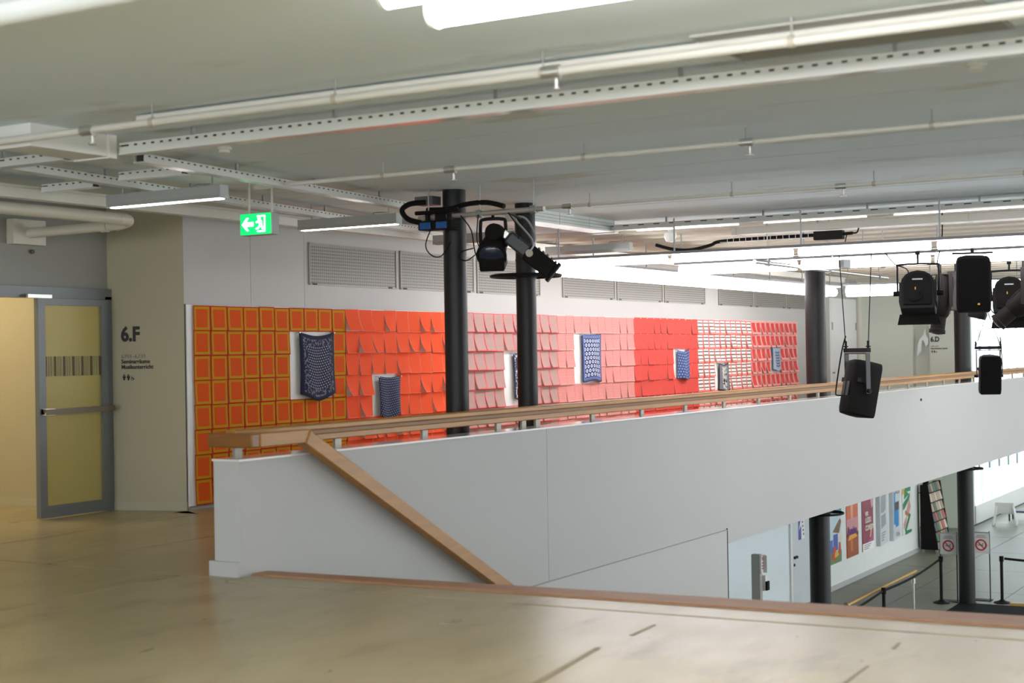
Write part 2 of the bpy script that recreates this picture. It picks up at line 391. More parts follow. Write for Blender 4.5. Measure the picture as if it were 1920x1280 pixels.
# ================================================================== DOOR 6.F
dr = tag(thing('door_1', None, None, (10.15, 11.39, 0)), kind='structure')
MB().box(8.85, 11.16, 11.34, 11.46, 2.17, 2.28).box(11.07, 11.16, 11.34, 11.46, 0, 2.2).box(8.85, 8.95, 11.34, 11.46, 0, 2.2).build('door_frame', frame_m, dr)
lf_ = MB().box(10.15, 10.235, 11.30, 11.36, .015, 2.165).box(10.98, 11.06, 11.30, 11.36, .015, 2.165).box(10.235, 10.98, 11.30, 11.36, .015, .13).box(10.235, 10.98, 11.30, 11.36, 2.10, 2.165).build('door_leaf', frame_m, dr)
pn = MB().box(10.235, 10.98, 11.325, 11.335, .13, 2.10).build('pane', yglass, lf_)
sm = M('film_stripe_dark', (.10, .05, .03), .5, var=0); sg = M('film_stripe_pale', (.26, .24, .13), .5, var=0)
for k in range(7):
    x = 10.242 + .119*k
    MB().box(x, x+.027, 11.321, 11.325, 1.40, 1.595).build('stripe', sm, lf_)
    if k < 6:
        for q in (.045, .08): MB().box(x+q, x+q+.02, 11.321, 11.325, 1.40, 1.595).build('stripe', sg, lf_)
MB().beam((10.17, 11.25, 1.05), (11.08, 11.25, 1.06), .04, .055).box(10.17, 10.21, 11.25, 11.31, 1.03, 1.08).box(11.03, 11.07, 11.25, 11.31, 1.03, 1.08).build('push_bar', M('brass_brown', (.15, .125, .09), .4, .5), lf_)
MB().box(10.17, 10.29, 11.235, 11.30, 1.02, 1.085).build('push_bar_grip', steel, lf_)
MB().box(10.0, 10.3, 11.27, 11.30, 2.165, 2.20).build('door_closer', steel, lf_)
cl = thing('corridor_lamp', 'square warm ceiling lamp in the corridor behind the yellow glass door', 'lamp', (9.7, 13.1, C-.06))
MB().box(9.0, 10.4, 12.4, 13.8, C-.06, C-.001).build('housing', white, cl)
MB().box(9.05, 10.35, 12.45, 13.75, C-.07, C-.06).build('diffuser', lamp_warm, cl)
tag(MB().cyl((10.15, 11.39, 2.62), (10.15, 11.36, 2.62), .022).build('wall_screw_plug', M('brown_plug', (.10, .07, .04), .6)), 'tiny brown round plug on the wall above the door frame', 'plug')

# lettering 6.F
A_, B_ = Vector((11.41, 10.578, 0)), Vector((11.15, 11.39, 0)); rt = (A_-B_).normalized(); nn = Vector((rt.y, -rt.x, 0))
nn = -nn if nn.x > 0 else nn
def on6(y, z): k = (y-B_.y)/(A_.y-B_.y); return B_ + (A_-B_)*k + Vector((0, 0, z)) + nn*.003
lt = thing('wall_lettering', 'bold black 6.F room lettering on the wall beside the yellow glass door', 'lettering', on6(11.25, 1.33))
text('heading', '6.F', .205, on6(11.25, 1.745), rt, (0, 0, 1), letter, lt, bold=.008, sx=.86)
text('line', '6.F01–6.F33', .056, on6(11.25, 1.566), rt, (0, 0, 1), letter_g, lt)
text('line', 'Seminarräume', .060, on6(11.25, 1.512), rt, (0, 0, 1), letter, lt, bold=.0012, sx=.92)
text('line', 'Musikunterricht', .060, on6(11.25, 1.456), rt, (0, 0, 1), letter, lt, bold=.0012, sx=.92)
def person_icon(o, right, s, mat, parent):
    o, right = Vector(o), Vector(right)
    up = Vector((0, 0, 1)); f = lambda a, z, q: o + right*a*s + up*z*s + right.cross(up)*q
    head = [(.5+.14*math.cos(k*.7854), .88+.12*math.sin(k*.7854)) for k in range(8)]
    m = MB().extr(head, f, 0, .003).extr([(.25, .72), (.75, .72), (.78, .38), (.66, .38), (.64, 0), (.36, 0), (.34, .38), (.22, .38)], f, 0, .003)
    m.build('person_icon', mat, parent)
def wheel_icon(o, right, s, mat, parent):
    o, right = Vector(o), Vector(right); up = Vector((0, 0, 1)); f = lambda a, z, q: o + right*a*s + up*z*s + right.cross(up)*q
    ring = MB()
    for k in range(10):
        g0, g1 = k*.52+1.9, (k+1)*.52+1.9
        ring.extr([(.45+.3*math.cos(g0), .3+.3*math.sin(g0)), (.45+.3*math.cos(g1), .3+.3*math.sin(g1)), (.45+.2*math.cos(g1), .3+.2*math.sin(g1)), (.45+.2*math.cos(g0), .3+.2*math.sin(g0))], f, 0, .003)
    ring.extr([(.3, .85), (.42, .85), (.5, .5), (.75, .5), (.9, .12), (.8, .1), (.68, .4), (.38, .4)], f, 0, .003).build('wheelchair_icon', mat, parent)
for k in range(2): person_icon(on6(11.25-.045*k, 1.338), rt, .062, letter, lt)
wheel_icon(on6(11.155, 1.338), rt, .05, letter, lt)
# lettering 6.D
lt = thing('wall_lettering', 'bold black 6.D room lettering on the pale green wall by the far column', 'lettering', (x6, 8.94, 1.4))
text('heading', '6.D', .16, (x6-.003, 8.945, 1.655), (0, -1, 0), (0, 0, 1), letter, lt, bold=.006, sx=.86)
text('line', '6.D01–6.D37', .045, (x6-.003, 8.945, 1.535), (0, -1, 0), (0, 0, 1), letter_g, lt, sx=.75)
text('line', 'Unterrichtsräume, Zentrale', .05, (x6-.003, 8.945, 1.482), (0, -1, 0), (0, 0, 1), letter, lt, bold=.001, sx=.68)
for k in range(2): person_icon((x6-.003, 8.94-.05*k, 1.40), (0, -1, 0), .06, letter, lt)
wheel_icon((x6-.003, 8.84, 1.40), (0, -1, 0), .05, letter, lt)

# ================================================================== COLUMNS
def column(x, y, rr, z0, label, base=False):
    o = thing('column', label, 'column', (x, y, z0))
    MB().cyl((x, y, z0), (x, y, C), rr, n=28, caps=True).build('shaft', black, o)
    if base: MB().lathe([(rr+.03, 0), (rr+.03, .012), (rr+.004, .02)], (x, y, z0), 28).build('base_ring', bmetal, o)
    return o
c1 = column(12.0, 7.66, .111, 0, 'slim black column carrying the lighting pipe and blue socket box')
c2 = column(13.55, 7.77, .106, 0, 'slim black column with a hoop shelf behind the black profile spotlight')
c3 = column(22.25, 7.6, .158, L, 'thick black column at the end of the red sheets, below the white lights', True)
c4 = column(31.42, 7.58, .165, L, 'thick black column beside 6.D with two no-smoking signs at its foot', True)
def hoop(x, y, z, rc, label):
    o = thing('column_hoop', label, 'hoop', (x, y, z))
    MB().torus((x, y, z), .365, .017, 36, 8, 1.).build('ring', bmetal, o)
    for k in range(4):
        g = k*math.pi/2+.5; MB().beam((x+rc*.95*math.cos(g), y+rc*.95*math.sin(g), z), (x+.36*math.cos(g), y+.36*math.sin(g), z), .03, .02).build('spoke', bmetal, o)
    MB().torus((x, y, z), rc+.008, .012, 24, 6, 2.).build('collar', bmetal, o)
hoop(13.55, 7.77, 2.36, .106, 'black steel hoop around the slim column under the spotlights')
hoop(22.25, 7.6, -1.0, .158, 'black steel hoop at the top of the lower column near the posters')
hoop(31.42, 7.58, -1.0, .165, 'black steel hoop at the top of the lower column near the far windows')

# ================================================================== HANDRAILS
hr = thing('gallery_handrail', 'long grooved oak handrail on grey posts along the white parapet', 'handrail', (8.2, 7.13, .83))
MB().box(8.156, 43.9, 7.085, 7.175, .985, 1.035).build('top_rail', oak, hr, bevel=.012)
MB().box(8.156, 43.9, 7.10, 7.16, .955, .99).build('groove_core', M('oak_shadow_core', (.22, .10, .03), .5, var=.1), hr)
MB().box(8.156, 43.9, 7.085, 7.175, .905, .957).build('lower_rail', oak, hr, bevel=.008)
px = [8.22, 9.4, 10.63, 11.86, 12.33, 12.6] + [13.77+1.19*k for k in range(26)]
pm = MB().box(-.04, .04, -.012, .012, 0, .085).mesh('post', post_m)
for x in px:
    o = bpy.data.objects.new('post', pm); COL.objects.link(o); o.parent = hr; o.location = (x-8.2, 0, -.004)
sh = thing('stair_handrail', 'thick oak stair handrail sloping down the white parapet to the stairwell', 'handrail', (8.15, 6.9, .83))
MB().box(8.06, 8.15, 6.86, 7.27, .915, 1.015).build('end_return', wood_mat('oak_dark', (.17, .065, .012), (.27, .11, .022), (8, 1, 8)), sh, bevel=.01)
MB().box(8.15, 8.72, 6.855, 6.935, .915, 1.015).build('level_piece', oak, sh, bevel=.008)
MB().beam((8.68, 6.895, .96), (13.6, 6.895, .96-4.92*.532), .10, .112).build('sloping_rail', oak, sh, bevel=.008)

# ================================================================== PAPER SHEETS
def sheet_mat(kind):
    m, nt, b = new_mat('printed_sheet_%d' % kind)
    tc = nt.nodes.new('ShaderNodeTexCoord'); sp = nt.nodes.new('ShaderNodeSeparateXYZ'); nt.links.new(tc.outputs['UV'], sp.inputs[0])
    U, V = E(nt, sp.outputs[0]), E(nt, sp.outputs[1])
    du = (U-.5).ab(); dv = (V-.5).ab(); b.inputs['Roughness'].default_value = .7; b.inputs['Specular IOR Level'].default_value = .15
    def frame(w0, w1):      # 1 inside the band between the insets w0 and w1
        return (du.lt(.5-w0)*dv.lt(.5-w0*.9)) * (du.gt(.5-w1).mx(dv.gt(.5-w1*.9)))
    def dots(nu, nv, rad, stag=True):
        vv = V*nv; row = vv.fl(); uu = U*nu + (row*.5 if stag else row*0.)
        a = uu.fr()-.5; c = vv.fr()-.5
        return (a*a+c*c).lt(rad*rad)
    if kind == 0:
        c = mixc(nt, frame(.05, .16), mixc(nt, du.gt(.45).mx(dv.gt(.455)), (.72, .088, .004), (.52, .016, .005)), (.55, .29, .003))
    elif kind == 1:
        c = mixc(nt, du.gt(.475).mx(dv.gt(.48)), (.90, .10, .028), (.92, .22, .14))
    elif kind == 2:
        n = noise(nt, 55., 2, 'UV'); base = mixc(nt, n.gt(.52), (.56, .37, .33), (.34, .19, .18))
        c = mixc(nt, du.gt(.45).mx(dv.gt(.46)), base, (.80, .12, .13))
    elif kind == 3:
        base = mixc(nt, dots(11, 12, .24), (.72, .33, .30), (.70, .12, .11))
        c = mixc(nt, dv.gt(.47), mixc(nt, du.gt(.478), base, (.60, .14, .14)), (.88, .50, .46))
    elif kind == 4:
        base = mixc(nt, (V*16.).fr().gt(.7), (.66, .06, .045), (.72, .13, .105))
        c = mixc(nt, dots(1, 1, .0), base, (1, 1, 1)); a = U-.06; e = V-.95
        c = mixc(nt, (a*a+e*e).lt(.0011), base, (.95, .9, .88))
    elif kind == 5:
        zz = ((U*9.).fr()-.5).ab()*.7; blk = ((V*4.2 + zz*.55).fr()).gt(.42)
        bars = ((U*9. + (V*4.2).fl()*.3).fr()).gt(.45) * ((V*8.4).fr().gt(.5))
        ins = du.lt(.41)*dv.lt(.40)
        base = mixc(nt, bars*blk.inv(), mixc(nt, blk, (.10, .06, .06), (.80, .76, .72)), (.8, .76, .72))
        c = mixc(nt, ins, mixc(nt, dv.gt(.47), (.86, .16, .13), (.88, .42, .38)), base)
    else:
        c = mixc(nt, frame(.10, .16), mixc(nt, du.gt(.46).mx(dv.gt(.47)), (.66, .075, .065), (.74, .36, .33)), (.74, .41, .38))
        c = mixc(nt, frame(.0, .10), c, (.88, .36, .33))
    nt.links.new(c, b.inputs['Base Color'])
    tl = nt.nodes.new('ShaderNodeBsdfTranslucent'); nt.links.new(c, tl.inputs[0]); mx = nt.nodes.new('ShaderNodeMixShader'); mx.inputs[0].default_value = .12
    nt.links.new(b.outputs[0], mx.inputs[1]); nt.links.new(tl.outputs[0], mx.inputs[2]); nt.links.new(mx.outputs[0], nt.nodes['Material Output'].inputs[0])
    return m
def grid_mesh(name, nu, nv, fn, mat):
    vs = [fn(i/nu, j/nv) for j in range(nv+1) for i in range(nu+1)]
    fs = [(j*(nu+1)+i, j*(nu+1)+i+1, (j+1)*(nu+1)+i+1, (j+1)*(nu+1)+i) for j in range(nv) for i in range(nu)]
    me = bpy.data.meshes.new(name); me.from_pydata(vs, [], fs); uv = me.uv_layers.new(name='UVMap')
    for p in me.polygons:
        p.use_smooth = True
        for li in p.loop_indices:
            k = me.loops[li].vertex_index; uv.data[li].uv = ((k % (nu+1))/nu, 1-(k//(nu+1))/nv)
    me.materials.append(mat); return me
bd = tag(MB().box(11.43, 29.72, 10.562, W-.008, .04, 2.105).build('mounting_board', paperw), 'long white mounting board behind the printed paper sheets on the wall', 'board')
PW, RH, X0, Z0 = .2593, .256, 11.51, 2.1
lift = [(.012, .006), (.055, .035), (.05, .03), (.028, .006), (.022, .012), (.035, .02), (.05, .03)]
sname = ['orange_framed_sheet', 'vermilion_sheet', 'speckled_sheet', 'dotted_sheet', 'lined_sheet', 'zigzag_sheet', 'outlined_sheet']
sdesc = ['orange paper sheet with ochre frame', 'plain vermilion paper sheet', 'grey-pink speckled paper sheet', 'pink dotted paper sheet', 'red lined paper sheet', 'zigzag block-printed paper sheet', 'pink-outlined red paper sheet']
sland = ['6.F corner', 'orange sheets', 'vermilion sheets', 'speckled sheets', 'dotted sheets', 'lined sheets', 'zigzag sheets']
ORD = ['first', 'second', 'third', 'fourth', 'fifth', 'sixth', 'seventh', 'eighth', 'ninth', 'tenth']
sgroup = ['orange framed sheets', 'plain vermilion sheets', 'grey-pink speckled sheets', 'pink dotted sheets', 'red lined sheets', 'zigzag printed sheets', 'pink outlined sheets']
gaps = {}
for cols, rows in (((6, 7, 8), (1, 2, 3)), ((12, 13), (3, 4)), ((24, 25, 26), (2, 3, 4)), ((32, 33, 34), (1, 2, 3)), ((46, 47), (2, 3)), ((53, 54), (3, 4)), ((64, 65), (2, 3))):
    for a in cols:
        for q in rows: gaps[(a, q)] = 1
smesh = []
for s in range(7):
    mt = sheet_mat(s); lst = []
    for v in range(6):
        lf0 = lift[s][0] + lift[s][1]*random.uniform(-1, 1); side = random.uniform(-.1, .95); tw = random.uniform(-.006, .006)
        if s == 1 and v < 2: side = 1.; lf0 *= 1.5
        def fn(uu, vv, lf0=lf0, side=side, tw=tw):
            k = (1-side*uu) if side > 0 else (1+side*(1-uu))
            return (uu*(PW-.004) + tw*vv, -.004 - lf0*k*vv**2.2 - .002*uu, -vv*(RH+.012)*(1-.03*abs(lf0)/.05))
        lst.append(grid_mesh(sname[s], 4, 6, fn, mt))
    smesh.append(lst)
for rr in range(8):
    for cc in range(70):
        if (cc, rr) in gaps or (rr == 7 and cc > 3): continue
        s = cc//10
        o = bpy.data.objects.new(sname[s], smesh[s][random.randrange(6)]); COL.objects.link(o)
        o.location = (X0+cc*PW, 10.556-.0008*(8-rr), Z0-rr*RH+random.uniform(-.003, .003))
        tag(o, '%s, %s row, %s column from the %s' % (sdesc[s], 'top' if rr == 0 else ORD[rr], ORD[cc % 10], sland[s]), 'paper sheet', sgroup[s])

# ------------------------------------------------------------------ block printed cloths
def cloth_mat(kind):
    m, nt, b = new_mat('indigo_cloth_%d' % kind)
    tc = nt.nodes.new('ShaderNodeTexCoord'); sp = nt.nodes.new('ShaderNodeSeparateXYZ'); nt.links.new(tc.outputs['UV'], sp.inputs[0])
    U, V = E(nt, sp.outputs[0]), E(nt, sp.outputs[1]); du = (U-.5).ab(); dv = (V-.5).ab(); b.inputs['Roughness'].default_value = .85
    def band(a, c): return (du.lt(a)*dv.lt(a+.02)) * (du.gt(c).mx(dv.gt(c+.02)))
    def dots(nu, nv, ru, rv):
        vv = V*nv; uu = U*nu + vv.fl()*.5; a = (uu.fr()-.5)*(1/ru); c = (vv.fr()-.5)*(1/rv); return (a*a+c*c).lt(1.)
    n = noise(nt, 22., 3, 'UV'); n2 = noise(nt, 9., 2, 'UV')
    if kind == 0:
        inner = du.lt(.31)*dv.lt(.33)
        c = mixc(nt, band(.42, .31)*n.gt(.53), mixc(nt, dots(16, 24, .26, .26)*inner, (.010, .011, .040), (.34, .36, .46)), (.15, .16, .22))
    elif kind == 1:
        c = mixc(nt, dots(15, 17, .24, .24), (.010, .015, .050), (.20, .24, .36))
    elif kind == 2:
        c = mixc(nt, n2.gt(.56)*du.lt(.4)*dv.lt(.42), (.008, .011, .050), (.52, .54, .56)); c = mixc(nt, band(.46, .40)*n.gt(.5), c, (.46, .48, .52))
    elif kind == 3:
        c = mixc(nt, dots(8, 11, .36, .42)*du.lt(.40)*dv.lt(.42), (.012, .024, .13), (.50, .54, .60))
        c = mixc(nt, dots(8, 11, .14, .18)*du.lt(.40)*dv.lt(.42), c, (.02, .04, .17)); c = mixc(nt, band(.465, .40), c, (.10, .14, .32))
    elif kind == 4:
        c = mixc(nt, dots(8, 10, .26, .26), (.03, .06, .21), (.27, .33, .47))
    elif kind == 5:
        inner = du.lt(.30)*dv.lt(.40)
        c = mixc(nt, inner*n2.gt(.46), mixc(nt, band(.44, .30), (.006, .006, .018), (.17, .175, .19)), (.48, .48, .46))
    else:
        c = mixc(nt, du.lt(.26)*dv.lt(.34)*dots(6, 9, .42, .40).inv(), (.32, .37, .44), (.018, .04, .16)); c = mixc(nt, du.gt(.46).mx(dv.gt(.475)), c, (.04, .075, .19))
    nt.links.new(c, b.inputs['Base Color']); return m
clo = [(13.19, 13.835, 1.83, .72, 'navy dotted block-printed cloth with a grey border, hung among the orange sheets'),
       (14.70, 15.18, 1.30, .485, 'dark blue cloth with tiny pale dots, hung among the plain vermilion sheets'),
       (17.93, 18.55, 1.555, .63, 'navy and white figured cloth hung half behind the slim column'),
       (20.01, 20.655, 1.825, .715, 'blue cloth with rows of white ovals, hung among the pink dotted sheets'),
       (23.54, 24.04, 1.565, .49, 'mid-blue cloth with pale spots, hung among the red lined sheets'),
       (25.39, 25.81, 1.31, .51, 'black and white figured cloth hung among the zigzag printed sheets'),
       (28.14, 28.61, 1.585, .47, 'pale grey-blue cloth with a blue dotted centre, hung among the pink outlined sheets')]
for k, (xa, xb, zt, hh, lab) in enumerate(clo):
    sag = (.045, .02, .02, .012, .035, .035, .004)[k]; fold = (.02, .02, .02, .012, .02, .035, .008)[k]
    t = thing('printed_cloth', lab, 'cloth', (xa, 10.53, zt), group=None)
    wv = xb-xa
    def fn(uu, vv, wv=wv, hh=hh, sag=sag, fold=fold, k=k):
        sg_ = sag*math.sin(math.pi*uu)
        return (uu*wv + (.03*(1-2*uu)*vv*(1-vv)*2) + .012*vv, -.03*math.sin(math.pi*uu)*(.4+vv) - fold*math.sin(uu*9+k)*(.3+.7*vv) - .012, -sg_ - vv*hh + (.02*math.cos(uu*7+k)*vv))
    me = grid_mesh('cloth', 16, 18, fn, cloth_mat(k))
    o = bpy.data.objects.new('fabric', me); COL.objects.link(o); o.parent = t
    sd = o.modifiers.new('solid', 'SOLIDIFY'); sd.thickness = .003
    for q in (.01, .99): MB().cyl((q*wv, .03, -.008), (q*wv, -.03, -.008), .007, n=8).build('hook', steel, t, world=False)

# ================================================================== WALL VENTS
def perf_mat():
    m, nt, b = new_mat('perforated_sheet')
    tc = nt.nodes.new('ShaderNodeTexCoord'); sp = nt.nodes.new('ShaderNodeSeparateXYZ'); nt.links.new(tc.outputs['Object'], sp.inputs[0])
    X, Z = E(nt, sp.outputs[0]), E(nt, sp.outputs[2])
    h = ((X*27.).fr().gt(.38)) * ((Z*27.).fr().gt(.38))
    nt.links.new(mixc(nt, h, (.25, .235, .20), (.075, .07, .065)), b.inputs['Base Color']); b.inputs['Roughness'].default_value = .5
    return m
perf = perf_mat()
vx = [13.46, 15.28, 17.10, 19.53, 21.35, 23.17, 25.55, 27.37, 29.19]
for k, x in enumerate(vx):
    t = thing('wall_vent', 'beige perforated vent panel above the sheets, %s vent from the 6.F corner' % ('first second third fourth fifth sixth seventh eighth ninth'.split()[k]), 'vent', (x, W-.006, 2.375), group='perforated vents in a row above the sheets')
    MB().box(x, x+1.73, W-.016, W-.008, 2.375, 2.85).build('perforated_panel', perf, t)
    MB().box(x, x+1.73, W-.026, W-.007, 2.838, 2.853).box(x, x+1.73, W-.026, W-.007, 2.372, 2.386).box(x-.004, x+.012, W-.026, W-.007, 2.372, 2.853).box(x+1.718, x+1.734, W-.026, W-.007, 2.372, 2.853).build('frame', M('vent_frame', (.30, .28, .24), .45), t)
    for xx in (x+.05, x+1.55): MB().box(xx, xx+.08, W-.03, W-.024, 2.372, 2.392).build('catch', dark, t)

# ================================================================== CEILING SERVICES
def strut(p0, p1, z0, z1, label, pitch=.08, wd=.09):
    p0, p1 = Vector((*p0, 0)), Vector((*p1, 0)); a = (p1-p0); ln = a.length; a.normalize(); sd = Vector((-a.y, a.x, 0))
    t = thing('cable_rail', label, 'cable rail', (p0.x, p0.y, z0))
    mat = Matrix((a, sd, Vector((0, 0, 1)))).transposed()
    body = MB(); h = z1-z0; mid = (p0+p1)/2
    for s in (-1, 1):
        c = mid + sd*s*wd/2
        body.obox(c+Vector((0, 0, z0+h*.34)), (ln, .004, h*.68), mat)
        body.obox(c+Vector((0, 0, z0+h*.92)), (ln, .004, h*.16), mat)
        n = int(ln/pitch)
        for k in range(n): body.obox(p0 + a*((k+.32)*pitch) + sd*s*wd/2 + Vector((0, 0, z0+h*.76)), (pitch*.60, .004, h*.17), mat)
    body.build('slotted_sides', rail_m, t)
    MB().obox(mid+Vector((0, 0, z0+.003)), (ln, wd+.03, .006), mat).build('bottom_flange', rail_m, t)
    MB().obox(mid+Vector((0, 0, z0+h*.5)), (ln, wd*.6, h*.8), mat).build('cable_fill', dark, t)
    hg = MB()
    for k in range(int(ln/1.2)+1): hg.beam(p0+a*min(ln-.05, .05+1.2*k)+Vector((0, 0, z1-.02)), p0+a*min(ln-.05, .05+1.2*k)+Vector((0, 0, C)), .02, .02)
    hg.build('hanger', greym, t)
    return t
strut((7.61, -7.5), (7.61, 7.6), 2.98, 3.062, 'long slotted white cable rail crossing the ceiling above the wooden nosing', wd=.07)
strut((8.0, 7.83), (12.1, 8.32), 2.99, 3.055, 'slotted white cable rail running above the hanging green exit sign', wd=.08)
strut((7.6, 8.86), (14.9, 9.86), 2.99, 3.055, 'slotted white cable rail over the ends of the grey pendant lights', wd=.08)
strut((7.62, 8.16), (7.62, 8.83), 2.99, 3.055, 'short slotted cable rail next to the white box duct end', wd=.08)
strut((8.74, 8.07), (8.74, 8.74), 2.99, 3.055, 'short slotted cable rail joining the two rails above the first pendant light', wd=.08)
strut((8.95, 9.25), (8.95, 9.86), 2.99, 3.055, 'short slotted cable rail touching the cream trunking', wd=.08)
strut((15.98, -6), (15.98, 8.0), 2.995, 3.062, 'slotted white cable rail with bare tubes at the edge of the ribbed ceiling', pitch=.2, wd=.07)
tt = thing('batten_tubes', 'thin bare lit tubes under the slotted rail at the ribbed ceiling', 'lamp', (16.1, 5, 2.97))
for y0, y1 in ((6.4, 7.7), (4.9, 6.1), (3.2, 4.6), (1.4, 2.9)): MB().cyl((16.12, y0, 2.990), (16.12, y1, 2.990), .007, n=8).build('tube', M('dim_tube', (1, 1, 1), .4, var=0, emit=1.0, ecol=(1, .95, .9)), tt)
MB().box(16.09, 16.15, 1.3, 7.8, 3.0, 3.03).build('batten', rail_m, tt)
bmx = thing('box_beam', 'beige boxed beam below the ribbed ceiling carrying the black power supply', 'beam', (16.55, 2, 2.9))
MB().box(16.40, 16.66, -6, 6.60, 2.9, 2.98).build('casing', M('beam_beige', (.40, .385, .33), .5), bmx)
for y in (5.6, 3.0, .4, -2.4): MB().cyl((16.53, y, 2.98), (16.53, y, C-.001), .012, n=8).build('hanger', greym, bmx)
for y in (6.58, 3.9, 2.2): MB().box(16.39, 16.67, y-.03, y+.025, 2.895, 2.984).build('joint_band', M('beam_beige', ), bmx)
# pipes along y
def pipe(x, y0, y1, z, rr, hy, heads, label):
    t = thing('ceiling_pipe', label, 'pipe', (x, y0, z))
    MB().cyl((x, y0, z), (x, y1, z), rr, n=12).build('tube', trunk_m, t)
    for y in hy:
        h = MB().cyl((x, y, z), (x, y, C), .005, n=6).build('hanger_rod', greym, t)
        MB().cyl((x, y-.015, z), (x, y+.015, z), rr+.006, n=12).build('clamp', M('clamp_rust', (.52, .47, .38), .5), h)
    for y in heads:
        MB().cyl((x, y-.05, z), (x, y+.05, z), rr+.01, n=12).cyl((x, y, z), (x+.05, y-.02, z-.03), rr*.7, n=8).lathe([(.006, -.09), (.03, -.088), (.03, -.082), (.01, -.075), (.014, -.03), (.012, 0)], (x+.03, y-.01, z), 10).build('sprinkler_head', steel, t)
pipe(6.755, -7.5, 9.4, 3.005, .024, (5.1, 3.75, 2.40, 1.0, 6.5), (3.70, 7.05), 'thick cream sprinkler pipe crossing the ceiling before the slotted rail')
pipe(9.90, -7.5, 8.35, 3.012, .019, (7.0, 5.16, 3.87, 2.56), (3.86, 6.35), 'cream sprinkler pipe crossing above the slim columns and exit sign')
pipe(13.06, -7.5, 7.75, 3.005, .018, (6.75, 5.25, 3.9, 2.6), (4.2, 7.0), 'thin cream sprinkler pipe nearest the ribbed ceiling edge')
tag(MB().box(6.97, 7.07, -7.5, 6.85, 3.05, 3.106).build('cable_trunking', trunk_m, bevel=.006), 'flat pale trunking fixed to the ceiling beside the thick sprinkler pipe', 'trunking')
bx = thing('box_duct', 'white box duct ending at the slotted rail corner', 'duct', (7.2, 7.8, 2.965))
MB().box(6.82, 7.56, 7.64, 7.95, 2.965, C-.001).build('casing', white, bx, bevel=.004)
MB().box(7.50, 7.57, 7.62, 7.97, 2.955, C-.001).build('end_flange', white, bx)
jb = thing('junction_box', 'cream junction box on the ceiling beside the white box duct', 'box', (6.1, 8.15, 3.035))
MB().box(5.95, 6.3, 8.0, 8.35, 3.035, C-.001).build('body', duct_m, jb); MB().box(6.05, 6.2, 7.97, 8.0, 3.05, 3.10).build('cover', white, jb)
MB().cyl((6.4, 8.0, 3.04), (6.4, 8.0, C-.001), .03).build('stub_pipe', dark, jb)
# cream trunking and pipe by the wall
tw = thing('wall_trunking', 'long cream trunking along the ceiling in front of the exhibition wall', 'trunking', (8, 9.7, 2.93))
MB().box(4, 31, 9.93, 10.05, 2.935, 3.02).build('channel', trunk_m, tw); MB().box(4, 31, 9.90, 10.08, 3.02, 3.04).build('lid', trunk_m, tw)
dp = thing('drain_pipe', 'fat cream pipe with an elbow near the wall above the glass door', 'pipe', (9.2, 10.3, 2.8))
MB().cyl((4, 10.18, 2.87), (10.15, 10.18, 2.87), .056, n=16).build('main_run', duct_m, dp)
MB().tube([(10.12, 10.18, 2.87), (10.22, 10.19, 2.868), (10.28, 10.22, 2.86), (10.29, 10.28, 2.845), (10.27, 10.36, 2.83)], .058, 14).build('elbow', duct_m, dp)
MB().cyl((10.28, 10.34, 2.83), (10.05, 11.30, 2.79), .05, n=16).build('branch', duct_m, dp)
MB().cyl((10.25, 10.45, 2.826), (10.235, 10.52, 2.823), .06, n=16).build('coupling', duct_m, dp)
MB().box(9.85, 10.25, 11.29, 11.385, 2.68, 2.92).build('wall_box', duct_m, dp)
# ceiling grilles
xa, xb = 6.86, 7.55
t = thing('ceiling_grille', 'wide mesh grille in the ceiling crossed by the thick sprinkler pipe', 'grille', (xa, 1.56, C))
MB().box(xa, xb, 1.56, 2.95, C-.004, C-.001).build('backing', M('grille_back', (.05, .05, .045), .8), t)
g = MB()
for q in range(29): g.box(xa+(xb-xa)*q/28-.0035, xa+(xb-xa)*q/28+.0035, 1.56, 2.95, C-.012, C-.004)
for q in range(64): y = 1.56+1.39*q/63; g.box(xa, xb, y-.004, y+.004, C-.011, C-.004)
g.build('mesh', M('grille_mesh', (.36, .36, .32), .6), t)
MB().box(xa-.015, xa, 1.545, 2.965, C-.014, C-.001).box(xb, xb+.015, 1.545, 2.965, C-.014, C-.001).box(xa, xb, 1.545, 1.56, C-.014, C-.001).box(xa, xb, 2.95, 2.965, C-.014, C-.001).build('frame', M('grille_frame', (.42, .42, .38), .6), t)
for x, y, lab in ((8.47, 7.43, 'round cream smoke detector near the exit sign reflection'), (8.44, 1.93, 'round cream smoke detector between the slotted rail and sprinkler pipe')):
    t = thing('smoke_detector', lab, 'detector', (x, y, C))
    MB().lathe([(.055, 0), (.055, -.018), (.04, -.022)], (x, y, C), 20).build('base', wplast, t); MB().lathe([(.038, -.022), (.042, -.04), (.02, -.05)], (x, y, C), 20).build('head', wplast, t)
# white box trunk ahead of ribbed ceiling
wb = thing('ceiling_box', 'white louvred box hung from the ceiling beside the slim column', 'box', (15, 8.1, 3.0))
for k in range(3): MB().box(13.95+.72*k, 14.66+.72*k, 7.96, 8.25, 2.985, C).build('panel', M('box_mint', (.72, .77, .73), .4), wb)
for k in range(3): MB().box(13.95, 16.1, 7.952, 7.96, 3.01+.035*k, 3.014+.035*k).build('groove', greym, wb)
MB().box(16.02, 16.12, 7.95, 8.26, 2.975, C).build('end_cap', wplast, wb)
cd = thing('ceiling_camera', 'small white dome camera hanging near the ribbed ceiling', 'camera', (16.9, 7.62, 2.95))
MB().cyl((16.9, 7.62, C), (16.9, 7.62, 2.99), .03).build('stem', wplast, cd); MB().lathe([(.075, .06), (.08, .03), (.075, 0), (.05, -.045), (.02, -.06)], (16.9, 7.62, 2.95), 18).build('dome', wplast, cd)
